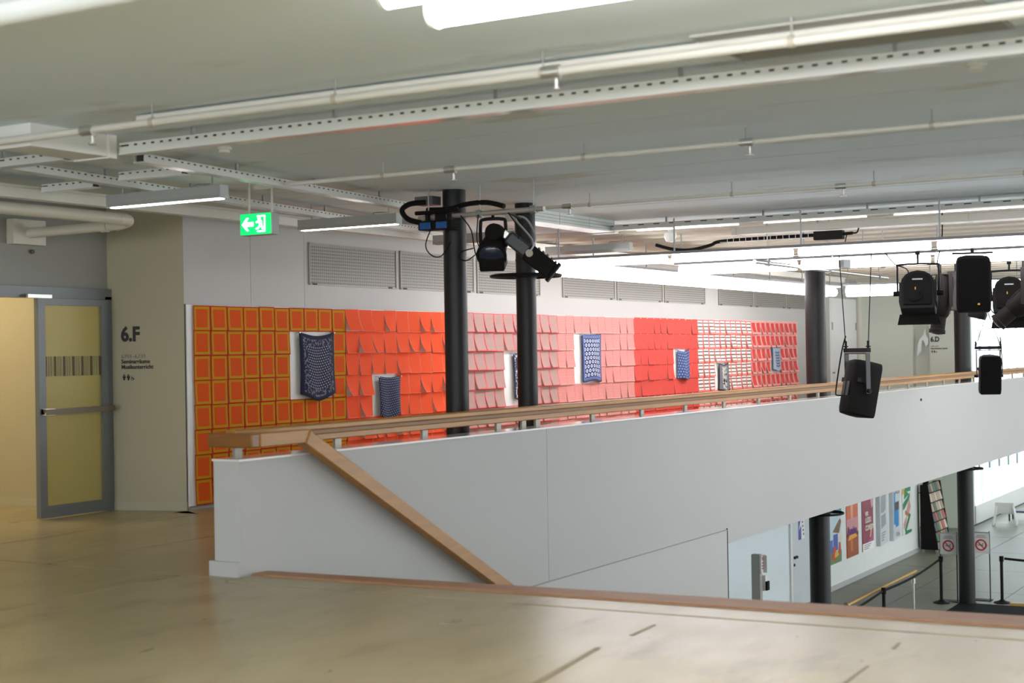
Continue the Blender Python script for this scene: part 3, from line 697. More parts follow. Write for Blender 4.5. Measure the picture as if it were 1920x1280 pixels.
ct = thing('black_cable_run', 'thick black cable drooping from a wire tray beside the beige beam', 'cable', (17.3, 6.9, 2.85))
MB().tube([(17.3, 8.0, 2.9), (17.3, 7.75, 2.83), (17.3, 7.5, 2.815), (17.3, 7.25, 2.86), (17.3, 7.1, 2.9), (17.3, 6.4, 2.91), (17.3, 5.6, 2.91)], .022, 8).build('cable', bplast, ct)
g = MB()
for k in range(16): g.box(17.24, 17.36, 5.8+.08*k, 5.806+.08*k, 2.875, 2.885).box(17.24, 17.246, 5.8+.08*k, 5.806+.08*k, 2.88, 2.95)
g.box(17.24, 17.245, 5.8, 7.1, 2.945, 2.95).box(17.24, 17.245, 5.8, 7.1, 2.88, 2.885); g.build('wire_tray', steel, ct)
ps = thing('power_supply', 'black power supply box with cable under the beige beam', 'power supply', (16.45, 5.4, 2.8))
MB().box(16.42, 16.52, 5.28, 5.62, 2.785, 2.885).build('case', bplast, ps, bevel=.006)
MB().cyl((16.46, 5.28, 2.84), (16.46, 5.17, 2.845), .018).tube([(16.46, 5.17, 2.845), (16.46, 5.12, 2.85), (16.46, 5.1, 2.90)], .009).tube([(16.46, 5.24, 2.83), (16.47, 5.28, 2.7), (16.5, 5.36, 2.62)], .006).build('plug_cable', bplast, ps)

# ------------------------------------------------------------------ pendant luminaires
pl = [(9.30, 8.17, 9.44, True, 'grey pendant light with a lit slot, next to the green exit sign'),
      (12.22, 8.46, 9.69, True, 'grey pendant light with a lit slot, between exit sign and slim column'),
      (14.83, 8.52, 9.74, False, 'unlit grey pendant light half hidden behind the slim column'),
      (17.47, 8.44, 9.68, False, 'unlit grey pendant light above the start of the white tube frame')]
for x, y0, y1, lit, lab in pl:
    t = thing('pendant_light', lab, 'lamp', (x, (y0+y1)/2, 2.86))
    MB().extr([(-.035, 0), (.035, 0), (.05, .03), (.05, .105), (-.05, .105), (-.05, .03)], lambda a, bz, q, x=x: (x+a, q, 2.86+bz), y0, y1).build('housing', lumgrey, t, smooth=None)
    MB().box(x-.03, x+.03, y0+.02, y1-.02, 2.853, 2.86).build('diffuser', tube_warm if lit else M('unlit_diffuser', (.40, .38, .34), .4), t)
    for y in (y0, y1): MB().box(x-.052, x+.052, y-.006, y+.006, 2.858, 2.968).build('end_cap', lumgrey, t)
    for y in (y0+.12, y1-.14): MB().cyl((x, y, 2.965), (x, y, C), .007, n=8).build('suspension', greym, t)
    MB().tube([(x, y0+.3, 2.966), (x, y0+.3, 2.99), (x, y0+.14, 2.985)], .005, 6).build('cable', greym, t)
# near linear lamps; side-wall and rear-row ones are unseen, added to brighten the foreground
for x, y0, y1, wv, lit, lab in ((4.03, 3.2, 6.0, .13, False, 'pale unlit linear ceiling lamp in the foreground corner'), (4.70, 1.2, 3.30, .09, True, 'lit linear ceiling lamp, the slimmer of the foreground pair'), (5.02, .8, 3.28, .13, True, 'lit linear ceiling lamp, the wider of the foreground pair'),
        (4.86, -7.0, -4.4, .13, True, 'added linear ceiling lamp, lit and unseen, next to the side wall'),
        (.6, 4.2, 6.8, .13, True, 'added linear ceiling lamp, lit and unseen, of the rear row nearest the door wall'), (.6, .2, 2.8, .13, True, 'added linear ceiling lamp, lit and unseen, of the rear row over the open floor'), (.6, -4.4, -1.8, .13, True, 'added linear ceiling lamp, lit and unseen, of the rear row nearest the side wall')):
    t = thing('linear_lamp', lab, 'lamp', (x, (y0+y1)/2, 2.9))
    MB().box(x-(wv/2 if not lit else .022), x+(wv/2 if not lit else .022), y0, y1, 2.94, 3.0).build('housing', M('lamp_body_pale', (.74, .78, .80), .35), t, bevel=.01)
    MB().cyl((x, y0+.02, 2.925), (x, y1-.02, 2.925), wv*.42, n=14).build('diffuser', tube_near if lit else M('lamp_pale_diffuser', (.82, .86, .88), .3), t)
    for y in (y0, y1): MB().cyl((x, y-.01, 2.93), (x, y+.012, 2.93), wv*.5, n=14).build('end_cap', wplast, t)
    for y in (y0+.3, y1-.3): MB().cyl((x, y, 3.0), (x, y, C), .008, n=8).build('suspension', greym, t)

# ------------------------------------------------------------------ exit sign
ex = thing('exit_sign', 'glowing green exit sign with white arrow and running figure, hung on two rods', 'sign', (10.25, 8.64, 2.64))
MB().box(10.255, 10.36, 8.46, 8.82, 2.64, 2.835).build('case', M('sign_case', (.42, .44, .44), .4), ex, bevel=.006)
MB().box(10.247, 10.255, 8.467, 8.813, 2.645, 2.83).build('green_face', exit_g, ex)
f = lambda a, z, q: (10.247-q, 8.813-a, 2.645+z)
MB().extr([(.02, .092), (.075, .15), (.095, .15), (.068, .11), (.15, .11), (.15, .074), (.068, .074), (.095, .035), (.075, .035)], f, 0, .003).build('arrow', exit_w, ex)
MB().extr([(.195, .02), (.285, .02), (.285, .165), (.195, .165), (.195, .155), (.275, .155), (.275, .03), (.195, .03)], f, 0, .003).build('door_symbol', exit_w, ex)
run = MB()
hd = [(.218+.016*math.cos(k*.7854), .142+.016*math.sin(k*.7854)) for k in range(8)]
run.extr(hd, f, 0, .004).extr([(.215, .125), (.245, .12), (.25, .08), (.265, .05), (.255, .04), (.235, .075), (.205, .045), (.18, .045), (.18, .055), (.2, .058), (.222, .085), (.21, .105), (.185, .1), (.18, .11)], f, 0, .004).build('running_figure', exit_w, ex)
for y in (8.76, 8.50): MB().cyl((10.31, y, 2.83), (10.31, y, C), .011, n=10).build('rod', trunk_m, ex)

# ------------------------------------------------------------------ frame of fluorescent tubes
def tubebar(p0, p1, z, lab, seg=1.5, wd=.10, n2=1, ov=.0):
    p0, p1 = Vector((*p0, z)), Vector((*p1, z)); a = p1-p0; ln = a.length; a.normalize(); sd = Vector((-a.y, a.x, 0))
    t = thing('tube_light_row', lab, 'lamp', tuple((p0+p1)/2))
    MB().beam(p0+Vector((0, 0, wd*.5+.02)), p1+Vector((0, 0, wd*.5+.02)), wd*n2+.12, .03).build('housing', M('housing_grey', (.30, .29, .31), .5), t)
    n = max(1, int(ln/seg)); s = ln/n
    for q in range(n2):
        o = sd*((q-(n2-1)/2)*.14)
        for k in range(n): MB().cyl(p0+a*(s*k+.03)+o, p0+a*(s*(k+1)-.05)+o, wd*.5, n=10).build('tube', tube_m, t)
    for k in range(n+1): MB().cyl(p0+a*min(ln-.05, s*k+.05)+Vector((0, 0, wd*.5+.03)), p0+a*min(ln-.05, s*k+.05)+Vector((0, 0, C-.055-z)), .01, n=6).build('suspension', greym, t)
tubebar((15.62, 8.55), (15.62, -2.0), 2.60, 'white fluorescent tube row forming the near edge of the light frame', wd=.09)
tubebar((17.75, 7.9), (17.75, -2.0), 2.585, 'white fluorescent tube row second from the near edge of the light frame', wd=.13)
tubebar((15.9, 9.05), (27.4, 9.05), 2.60, 'white fluorescent tube row running above the gallery toward the thick column', wd=.16, n2=2)
tubebar((27.2, 8.7), (27.2, -2.0), 2.60, 'white fluorescent tube row forming the far edge of the light frame', wd=.2)

# ------------------------------------------------------------------ theatre pipes over the stairwell
def bar(name, p0, p1, rr, mt, lab):
    t = thing(name, lab, 'pipe', p0); MB().cyl(p0, p1, rr, n=12).build('tube', mt, t)
    a = Vector(p1)-Vector(p0); 
    for k in (.08, .5, .92):
        p = Vector(p0)+a*k; MB().cyl(p, (p.x, p.y, C-(.0505 if p.x > 17.2 else .001)), .008, n=6).cyl(p-a.normalized()*.03, p+a.normalized()*.03, rr+.015, n=10).build('clamp_rod', greym, t)
bar('lighting_pipe', (16.2, 6.25, 2.56), (21.5, 6.25, 2.56), .024, steel, 'steel lighting pipe running away above the tilted hanging loudspeaker')
bar('lighting_pipe', (17.05, 6.3, 2.66), (17.05, -2, 2.66), .024, steel, 'steel lighting pipe from which the nearer stage lights hang')
bar('lighting_pipe', (19.2, 6.3, 2.62), (19.2, -2, 2.62), .026, steel, 'steel lighting pipe behind the nearer stage lights')
bar('lighting_pipe', (18.05, 6.2, 2.66), (18.05, -2, 2.66), .024, steel, 'steel lighting pipe holding the bronze profile spots')
bar('lighting_pipe', (25.1, 6.8, 2.66), (25.1, -2, 2.66), .03, steel, 'steel lighting pipe above the small far loudspeaker')

# ------------------------------------------------------------------ loudspeakers
def speaker_body(t, wv, hv, dv, tilt, front):
    """local frame: x = front direction, y = side, z = up; tilt = nose down"""
    mt = Matrix.Rotation(tilt, 3, 'Y')
    pl_ = [(dv*.5, -wv*.5), (dv*.5, wv*.5), (dv*.1, wv*.5), (-dv*.42, wv*.27), (-dv*.5, 0.), (-dv*.42, -wv*.27), (dv*.1, -wv*.5)]
    m = MB(); n = len(pl_); rings = [(-.5, .86), (-.485, .95), (-.40, 1.), (.40, 1.), (.47, .93), (.5, .80)]
    for zz, sc in rings:
        for a, q in pl_: m.v.append(tuple(mt @ Vector((dv*.5+(a-dv*.5)*(sc if zz > 0 else 1-(1-sc)*.6), q*sc if zz > .45 or zz < -.45 else q, zz*hv))))
    for k in range(len(rings)-1):
        for i in range(n): m.f.append((k*n+i, k*n+(i+1) % n, (k+1)*n+(i+1) % n, (k+1)*n+i))
    m.f += [tuple(range(n-1, -1, -1)), tuple(range((len(rings)-1)*n, len(rings)*n))]
    c = m.build('cabinet', bplast, t, world=False, bevel=.01)
    gr = MB().extr([(-wv*.44, -hv*.46), (wv*.44, -hv*.46), (wv*.44, hv*.43), (wv*.3, hv*.47), (-wv*.3, hv*.47), (-wv*.44, hv*.43)], lambda a, z, q: mt @ Vector((q, a, z)), dv*.5-.005, dv*.5+.014)
    gr.build('grille', front, t, world=False, bevel=.006)
    MB().obox(mt @ Vector((-dv*.46, 0, -hv*.05)), (.02, wv*.34, hv*.26), mt).build('rear_panel', M('panel_black', (.006, .006, .006), .3), t, world=False)
    for s in (-1, 1): MB().obox(mt @ Vector((-dv*.18, s*wv*.42, hv*.12)), (.12, .03, .05), mt).build('handle', bmetal, t, world=False)
    return mt
def flown(name, loc, rz, wv, hv, dv, tilt, ztop, lab, front=grille_b, yoke=True):
    t = thing(name, lab, 'loudspeaker', loc, rz); mt = speaker_body(t, wv, hv, dv, tilt, front)
    zb = hv*.5+.09; hw = wv*.62
    MB().obox((0, 0, zb+.03), (.05, hw*2.05, .05), Matrix.Identity(3)).build('fly_bar', bmetal, t, world=False)
    yk = MB().box(-.02, .02, -wv*.56, wv*.56, zb-.015, zb).box(-.03, .03, -wv*.56-.006, -wv*.56+.004, -.06, zb).box(-.03, .03, wv*.56-.004, wv*.56+.006, -.06, zb)
    y_ = yk.build('yoke', M('yoke_grey', (.06, .062, .065), .4, .4), t, world=False)
    for s in (-1, 1):
        MB().cyl((0, s*(wv*.5), -.03), (0, s*(wv*.56+.04), -.03), .025, n=10).build('knob', bmetal, y_, world=False)
        MB().cyl((0, s*hw*.95, zb+.05), (s*hw*.9*math.sin(rz), s*hw*.9*math.cos(rz), ztop-loc[2]), .006, n=6).build('suspension_wire', bmetal, t, world=False)
        MB().torus((0, s*hw*.95, zb+.075), .022, .008, 12, 6).cyl((0, s*hw*.95, zb+.05), (0, s*hw*.95, zb+.14), .014, n=8).build('shackle', bmetal, t, world=False)
    MB().tube([(0, hw*.95, zb+.2), (-.05, hw*1.05, zb), (-.12, hw*1.15, -.0), (-.2, wv*.4, -hv*.12), (-dv*.48, wv*.1, -hv*.12)], .009, 6).build('cable', bplast, t, world=False)
    MB().box(-.05, .05, hw*.93-.05, hw*.93+.05, ztop-loc[2]-.16, ztop-loc[2]-.06).build('wire_box', greym, t, world=False)
    return t
flown('hanging_loudspeaker', (17.05, 5.33, 1.075), R(-34), .345, .645, .36, R(13), 2.65, 'tilted black hanging loudspeaker on long wires, seen from behind, before the parapet', front=M('grille_grey', (.09, .10, .105), .6, var=.3, vs=250.))
flown('hanging_loudspeaker', (25.1, 5.64, 1.075), R(205), .34, .63, .36, R(7), 2.66, 'small far black hanging loudspeaker with its grille turned this way, before the bright windows')
t = thing('hanging_loudspeaker', 'large black loudspeaker hung close under the tubes among the stage lights', 'loudspeaker', (17.05, 3.985, 2.25), R(196))
speaker_body(t, .37, .62, .36, R(8), grille_b); MB().box(-.03, .03, -.22, .22, .33, .35).cyl((0, 0, .34), (0, 0, .40), .02).build('yoke', bmetal, t, world=False)
MB().obox((.19, .05, -.24), (.01, .025, .02), Matrix.Identity(3)).build('tag', amber, t, world=False)

# ------------------------------------------------------------------ stage lights
def arch(wv, hv, n=8): return [(-wv/2, -hv/2)] + [(wv/2, -hv/2)] + [(wv/2*math.cos(math.pi*k/n), hv*.15 + hv*.35*math.sin(math.pi*k/n)) for k in range(n+1)]
def fresnel(loc, rz, wv, hv, dv, tilt, ztop, lab, flap=True):
    t = thing('stage_light', lab, 'stage light', loc, rz); mt = Matrix.Rotation(tilt, 3, 'Y')
    fnx = lambda a, z, q: mt @ Vector((q, a, z))
    MB().extr(arch(wv, hv), fnx, -dv*.42, dv*.35).build('housing', bmetal, t, world=False, bevel=.012)
    MB().extr(arch(wv*.82, hv*.82), fnx, -dv*.5, -dv*.42).build('rear_cover', bplast, t, world=False, bevel=.01)
    fr_ = MB().obox(mt @ Vector((dv*.4, 0, -hv*.03)), (dv*.12, wv*1.02, hv*.95), mt).build('front_frame', bmetal, t, world=False, bevel=.008)
    MB().lathe([(wv*.38, 0), (wv*.36, .02), (wv*.2, .05), (.01, .06)], (0, 0, 0), 20, mt @ Matrix.Rotation(R(90), 3, 'Y')).build('lens', M('lens_dark', (.05, .06, .07), .08), t, world=False).location = mt @ Vector((dv*.44, 0, 0))
    for s in (-1, 1):
        MB().obox(mt @ Vector((-dv*.05, s*wv*.52, -hv*.05)), (dv*.6, .02, hv*.5), mt).build('side_fin', bmetal, t, world=False)
    MB().obox(mt @ Vector((-dv*.505, 0, hv*.24)), (.006, wv*.3, hv*.035), mt).build('maker_plate', M('plate_pale', (.45, .46, .47), .5), t, world=False)
    MB().obox(mt @ Vector((-dv*.51, wv*.06, 0)), (.012, .012, .03), mt).build('tag', amber, t, world=False)
    MB().tube([mt @ Vector((-dv*.51, -wv*.05, -hv*.1)), mt @ Vector((-dv*.6, -wv*.15, -hv*.25)), mt @ Vector((-dv*.55, wv*.1, -hv*.33)), mt @ Vector((-dv*.45, wv*.4, -hv*.2))], .008, 6).build('cable', bplast, t, world=False)
    if flap:
        MB().extr([(-wv*.56, 0), (wv*.56, 0), (wv*.64, -.12), (-wv*.64, -.12)], lambda a, z, q: Vector((q-z*.4, a, -hv*.52+z)), dv*.1, dv*.1+.012).build('barn_door', bmetal, t, world=False)
    zt = ztop-loc[2]; yw = wv*.60
    MB().tube([(0, -yw, -.02), (0, -yw, hv*.62), (0, -yw*.85, hv*.72), (0, yw*.85, hv*.72), (0, yw, hv*.62), (0, yw, -.02)], .012, 8).build('yoke', bmetal, t, world=False)
    MB().cyl((0, 0, hv*.72), (0, 0, zt), .012).box(-.03, .03, -.025, .025, zt-.06, zt+.03).build('clamp', bmetal, t, world=False)
    for s in (-1, 1): MB().cyl((0, s*yw*.9, 0), (0, s*(yw+.05), 0), .03, n=10).build('lock_knob', bplast, t, world=False)
    return t
def mover(loc, rz, tilt, ztop, lab, sc=1.):
    t = thing('profile_spot', lab, 'stage light', loc, rz); mt = Matrix.Rotation(tilt, 3, 'Y')
    ax = mt @ Matrix.Rotation(R(90), 3, 'Y')
    bm_ = M('spot_bronze', (.016, .013, .012), .65, var=.1, spec=.12)
    MB().lathe([(.06*sc, -.34*sc), (.10*sc, -.32*sc), (.115*sc, -.22*sc), (.12*sc, 0), (.105*sc, .12*sc), (.082*sc, .16*sc)], (0, 0, 0), 18, ax).build('body', bm_, t, world=False)
    MB().lathe([(.08*sc, .16*sc), (.082*sc, .30*sc), (.092*sc, .31*sc), (.092*sc, .34*sc)], (0, 0, 0), 18, ax).build('lens_tube', bm_, t, world=False)
    MB().lathe([(.075*sc, .335*sc), (.06*sc, .352*sc), (.01, .36*sc)], (0, 0, 0), 16, ax).build('lens', M('lens_shine', (.06, .065, .07), .05), t, world=False)
    for k in range(6): g = k*1.047; MB().lathe([(.003, -.3*sc), (.003, .1*sc)], mt @ Vector((0, .12*sc*math.cos(g), .12*sc*math.sin(g))), 6, ax).build('fin', bmetal, t, world=False)
    yw = .15*sc
    MB().box(-.025, .025, -yw-.01, -yw, -.04, .34*sc).box(-.025, .025, yw, yw+.01, -.04, .34*sc).box(-.025, .025, -yw, yw, .33*sc, .34*sc).build('yoke', M('yoke_bronze', (.03, .026, .025), .6, spec=.15), t, world=False)
    MB().cyl((0, 0, .34*sc), (0, 0, ztop-loc[2]), .012).box(-.035, .035, -.025, .025, ztop-loc[2]-.06, ztop-loc[2]+.03).build('clamp', bmetal, t, world=False)
    return t
fresnel((17.05, 4.60, 2.16), R(12), .38, .46, .36, R(16), 2.66, 'black fresnel stage light with arched top and barn door, by the 6.D lettering')
fresnel((19.2, 4.04, 2.13), R(10), .36, .48, .38, R(20), 2.62, 'black fresnel stage light before the bright windows beside the large loudspeaker')
mover((18.05, 4.60, 2.06), R(150), R(78), 2.66, 'bronze profile spot pointing down just behind the arched stage light', 1.05)
mover((18.05, 3.64, 2.06), R(100), R(40), 2.66, 'bronze profile spot tilted outward beyond the far fresnel light', 1.15)
t = thing('dimmer_case', 'grey upright dimmer case hung between the arched stage light and loudspeaker', 'case', (19.2, 4.72, 2.2))
MB().box(19.15, 19.3, 4.6, 4.80, 2.0, 2.5).build('body', M('case_greybrown', (.06, .052, .05), .5), t, bevel=.01); MB().cyl((19.2, 4.7, 2.5), (19.2, 4.7, 2.62), .015).build('hook', bmetal, t)
t = thing('spot_barrel', 'short black spot barrel peeking out below the large hung loudspeaker', 'stage light', (18.05, 4.15, 2.03), R(15))
MB().lathe([(.06, .2), (.09, .15), (.1, -.05), (.12, -.1), (.11, -.16)], (0, 0, 0), 16, Matrix.Rotation(R(14), 3, 'X')).build('barrel', bmetal, t, world=False); MB().cyl((0, 0, .15), (0, 0, .6), .012).build('hanger', bmetal, t, world=False)
# loose cables over the pipes
for k, (pts_, lab) in enumerate((([(17.1, 5.0, 2.66), (17.0, 4.85, 2.5), (17.0, 4.7, 2.42), (17.1, 4.75, 2.2)], 'thin black cable looping to the arched stage light'),
                                 ([(17.2, 4.35, 3.1), (17.2, 4.36, 2.75), (17.2, 4.42, 2.5), (17.3, 4.4, 2.4)], 'thin black cable dropping left of the large loudspeaker'),
                                 ([(19.1, 4.5, 2.6), (19.0, 4.25, 2.42), (18.95, 4.22, 2.0), (19.05, 4.1, 1.92)], 'thin cable looping beside the far fresnel light'))):
    tag(MB().tube(pts_, .007, 6).build('loose_cable', bplast), lab, 'cable')

# ------------------------------------------------------------------ lighting pipe and lights at the slim columns
bar('lighting_pipe', (11.80, 7.93, 2.85), (11.72, 6.52, 2.85), .024, M('pipe_pale', (.55, .52, .48), .35, .6), 'pale lighting pipe clamped across the slim black column')
tag(MB().box(11.75, 11.90, 7.60, 7.72, 2.81, 2.90).build('pipe_clamp', bmetal), 'black pipe clamp tying the lighting pipe to the slim column', 'clamp')
bs = thing('socket_box', 'black socket box with blue covers hung on the lighting pipe', 'socket box', (11.72, 7.6, 2.75))
MB().box(11.64, 11.80, 7.48, 7.84, 2.72, 2.81).build('body', bplast, bs, bevel=.008)
for y in (7.57, 7.75): MB().box(11.62, 11.64, y-.06, y+.06, 2.725, 2.79).build('cover', blue_l, bs, bevel=.006)
for y in (7.54, 7.78): MB().box(11.70, 11.74, y-.015, y+.015, 2.80, 2.88).build('bracket', bmetal, bs)
cb = thing('cable_loom', 'bundle of thick black cables wound above the lighting pipe', 'cable', (11.8, 7.8, 2.9))
MB().tube([(11.7, 7.85, 2.80), (11.68, 7.98, 2.84), (11.7, 8.06, 2.93), (11.75, 8.0, 2.99), (11.8, 7.85, 3.0)], .026, 8).build('cable', bplast, cb)
MB().tube([(11.82, 7.85, 2.93), (11.80, 7.6, 2.92), (11.78, 7.4, 2.95), (11.76, 7.15, 2.95), (11.74, 6.95, 2.90)], .024, 8).build('cable', bplast, cb)
MB().tube([(11.70, 7.90, 2.89), (11.66, 7.6, 2.885), (11.66, 7.4, 2.90)], .02, 8).build('cable', bplast, cb)
MB().box(11.80, 11.95, 7.78, 7.98, 2.98, 3.06).build('junction', M('junction_grey', (.13, .13, .14), .5), cb)
for pts_ in ([(11.66, 7.70, 2.74), (11.63, 7.75, 2.58), (11.62, 7.68, 2.48), (11.64, 7.58, 2.47), (11.68, 7.5, 2.6)], [(11.7, 7.4, 2.84), (11.72, 7.3, 2.7), (11.75, 7.28, 2.5), (11.8, 7.25, 2.42), (11.95, 7.15, 2.4)], [(11.72, 7.28, 2.53), (11.7, 7.4, 2.50), (11.7, 7.42, 2.44), (11.72, 7.35, 2.42), (11.75, 7.28, 2.47)], [(11.72, 7.22, 2.84), (11.74, 7.25, 2.6), (11.8, 7.22, 2.5)], [(11.72, 6.9, 2.84), (11.76, 6.82, 2.7), (11.8, 6.84, 2.6)]):
    MB().tube(pts_, .006, 6).build('thin_cable', bplast, cb)
# flood with yoke
fd = thing('flood_light', 'round black flood light with yoke and shiny lens, hung at the slim columns', 'stage light', (11.95, 7.20, 2.50), R(200))
mt = Matrix.Rotation(R(35), 3, 'Y'); ax = mt @ Matrix.Rotation(R(90), 3, 'Y')
MB().lathe([(.05, -.17), (.11, -.15), (.125, -.05), (.125, .08), (.145, .10), (.145, .13)], (0, 0, .03), 20, ax).build('housing', bmetal, fd, world=False)
MB().lathe([(.125, .12), (.10, .15), (.03, .165), (.01, .167)], (0, 0, .03), 20, ax).build('lens', M('lens_blue_shine', (.02, .028, .05), .08), fd, world=False)
MB().lathe([(.09, -.1), (.10, 0), (.08, .1)], (.0, .02, .17), 16, Matrix.Rotation(R(80), 3, 'Y')).build('transformer', bplast, fd, world=False)
MB().obox((.02, .0, -.09), (.20, .24, .13), Matrix.Rotation(R(25), 3, 'Y')).build('colour_frame', bplast, fd, world=False, bevel=.02)
MB().tube([(0, -.12, .05), (0, -.12, .26), (0, -.09, .31), (0, .09, .31), (0, .12, .26), (0, .12, .05)], .017, 8).cyl((0, 0, .31), (0, 0, .36), .015).build('yoke', bmetal, fd, world=False)
MB().obox((.12, .06, -.02), (.01, .025, .06), Matrix.Rotation(R(30), 3, 'X')).build('label_strip', M('label_pale', (.55, .58, .48), .5), fd, world=False)
# profile spot, long body sloping down to the right
pr = thing('profile_spot', 'long black profile spotlight sloping down in front of the second slim column', 'stage light', (12.1, 6.92, 2.47))
a0, a1 = Vector((12.02, 7.06, 2.63)), Vector((12.20, 6.70, 2.30)); ad = (a1-a0).normalized(); q_ = ad.to_track_quat('X', 'Z').to_matrix()
def pt(s, yy=0, zz=0): return a0 + ad*s + q_ @ Vector((0, yy, zz))
MB().obox(pt(.10), (.24, .15, .13), q_).build('lamp_house', M('spot_slate', (.05, .055, .06), .45, .3), pr, bevel=.02)
MB().obox(pt(.36), (.30, .20, .17), q_).build('lens_house', bplast, pr, bevel=.015)
for k in range(5): MB().obox(pt(.28+.05*k, 0, .09), (.012, .20, .02), q_).build('cooling_fin', bmetal, pr)
MB().obox(pt(.52), (.03, .23, .21), q_).build('front_plate', bplast, pr, bevel=.006)
MB().obox(pt(-.05, 0, .0), (.06, .10, .08), q_).build('handle', steel, pr, bevel=.01)
MB().cyl(pt(.24, -.12), pt(.24, .12), .035, n=14).build('pivot', M('pivot_ivory', (.45, .40, .30), .4), pr)
MB().tube([pt(.24, -.12), pt(.2, -.125, .15), (12.02, 6.88, 2.8), (11.95, 6.96, 2.80), pt(.16, .125, .12), pt(.24, .12)], .010, 8).build('yoke', greym, pr)
MB().cyl((11.985, 6.92, 2.80), (11.74, 6.92, 2.85), .012).build('clamp_arm', bmetal, pr)

# ================================================================== LOWER HALL
# door and wall
dl = tag(thing('door_2', None, None, (29.2, W, L)), kind='structure')
MB().box(29.08, 29.17, W-.04, W, L, -1.62).box(30.46, 30.55, W-.04, W, L, -1.62).box(29.08, 30.55, W-.04, W, -1.66, -1.58).build('door_frame', wplast, dl)
lv = MB().box(29.18, 30.45, W-.025, W-.002, L+.01, -1.66).build('door_leaf', M('door_blue_grey', (.60, .645, .67), .45), dl)
MB().cyl((29.30, W-.06, -2.75), (29.30, W-.025, -2.75), .03).cyl((29.42, W-.06, -2.75), (29.42, W-.025, -2.75), .03).box(29.30, 29.45, W-.065, W-.05, -2.765, -2.735).cyl((29.30, W-.04, -2.9), (29.30, W-.025, -2.9), .03).build('handle', bmetal, lv)
MB().box(30.40, 30.46, W-.045, W-.02, -3.25, -3.0).build('hinge', steel, lv)
sg2 = thing('door_sticker', 'small blue and white sticker on the blue-grey lower door', 'sticker', (29.6, W-.03, -2.3))
MB().box(29.56, 29.95, W-.029, W-.026, -2.42, -1.98).build('paper', paperw, sg2); MB().box(29.57, 29.74, W-.032, W-.029, -2.42, -1.99).build('blue_field', M('sticker_blue', (.07, .06, .38), .5), sg2)
MB().extr([(29.60, -2.22), (29.66, -2.08), (29.73, -2.0), (29.735, -2.12), (29.66, -2.18)], lambda a, z, q: (a, q, z), W-.036, W-.032).build('white_flash', paperw, sg2)
for k in range(4): MB().box(29.80+.02*k, 29.85+.02*k, W-.032, W-.029, -2.09-.085*k, -2.05-.085*k).build('mark', letter, sg2)
# hand sanitiser stand
ds = thing('dispenser_stand', 'grey upright stand with a hand sanitiser dispenser and red-lettered notice', 'dispenser', (25.35, 9.8, L))
MB().box(25.18, 25.30, 9.72, 9.88, L+.03, -2.13).build('pillar', M('stand_grey', (.40, .40, .37), .45), ds)
MB().box(25.0, 25.65, 9.55, 10.05, L, L+.03).build('foot', greym, ds)
MB().box(25.30, 25.31, 9.63, 9.89, -2.46, -2.15).build('notice', paperw, ds)
np_ = MB().box(25.20, 25.46, 9.70, 9.72, -2.47, -2.15).build('notice_front', paperw, ds)
for z in (-2.19, -2.22, -2.28, -2.33, -2.38): MB().box(25.23, 25.44, 9.696, 9.70, z-.012, z+.006).build('red_line', redsign, np_)
MB().extr([(0, 0), (.17, 0), (.18, .12), (.15, .22), (.08, .27), (0, .27)], lambda a, z, q: (25.30+a, q, -2.79+z), 9.66, 9.80).build('dispenser_body', wplast, ds, bevel=.01)
MB().box(25.30, 25.42, 9.63, 9.665, -2.78, -2.62).build('dispenser_window', bplast, ds)
MB().box(25.30, 25.50, 9.62, 9.82, -3.12, -3.10).build('drip_tray', greym, ds)
# posters
def poster(x0, z0, x1, z1, lab, bg_, th0=.012, th1=.02):
    t = thing('poster', lab, 'poster', (x0, W, z0))
    m = MB().add([(x0, W-.002, z0), (x1, W-.002, z0), (x1, W-.002, z1), (x0, W-.002, z1), (x0, W-th1, z0), (x1, W-.012, z0), (x1, W-.012, z1), (x0, W-th0, z1)],
                 [(0, 1, 2, 3), (4, 5, 6, 7), (0, 1, 5, 4), (1, 2, 6, 5), (2, 3, 7, 6), (3, 0, 4, 7)])
    m.build('sheet', bg_, t, smooth=None)
    def patch(pts, mt, q=.004):
        f = lambda a, z, e: (x0+a*(x1-x0), W-(th1*(1-z)+th0*z)*(1-a)-.012*a-e, z0+z*(z1-z0))
        MB().extr(pts, f, .0005, q).build('printed_shape', mt, t, smooth=None)
    return t, patch
def rect(a, b_, c, e): return [(a, c), (b_, c), (b_, e), (a, e)]
PM = lambda n, c: M('print_'+n, c, .35, var=.12, vs=6.)
zb, zt = -3.215, -1.935
t, p = poster(31.55, zb, 32.42, zt, 'colourful poster of bright figures half hidden by the lower column', PM('sky', (.55, .68, .74)))
p(rect(0, 1, 0, .2), PM('green', (.12, .22, .08))); p(rect(.0, .3, .2, .42), PM('blue', (.05, .16, .55))); p([(.3, .55), (.9, .75), (1, .7), (.8, .5)], PM('brown', (.20, .10, .04)), .006); p(rect(.35, .7, .22, .5), PM('navy', (.06, .10, .42)), .006)
p([(.2, .08), (.5, .05), (.55, .28), (.3, .3)], PM('red', (.55, .05, .03)), .008); p([(.4, .10), (.75, .12), (.7, .2), (.45, .2)], PM('yellow', (.75, .42, .02)), .009); p([(.75, .15), (.95, .15), (.9, .34), (.8, .34)], PM('red', ()), .008); p(rect(.55, 1, .35, .5), PM('pale', (.7, .66, .6)), .005)
text('title', 'ZEHN', .20, (32.0, W-.03, -2.12), (1, 0, 0), (0, 0, 1), PM('teal', (.06, .32, .45)), t, bold=.004, sx=.75)
t, p = poster(32.80, zb, 33.66, zt, 'orange sunset poster with purple lettering on the lower wall', PM('orange', (.66, .13, .05)))
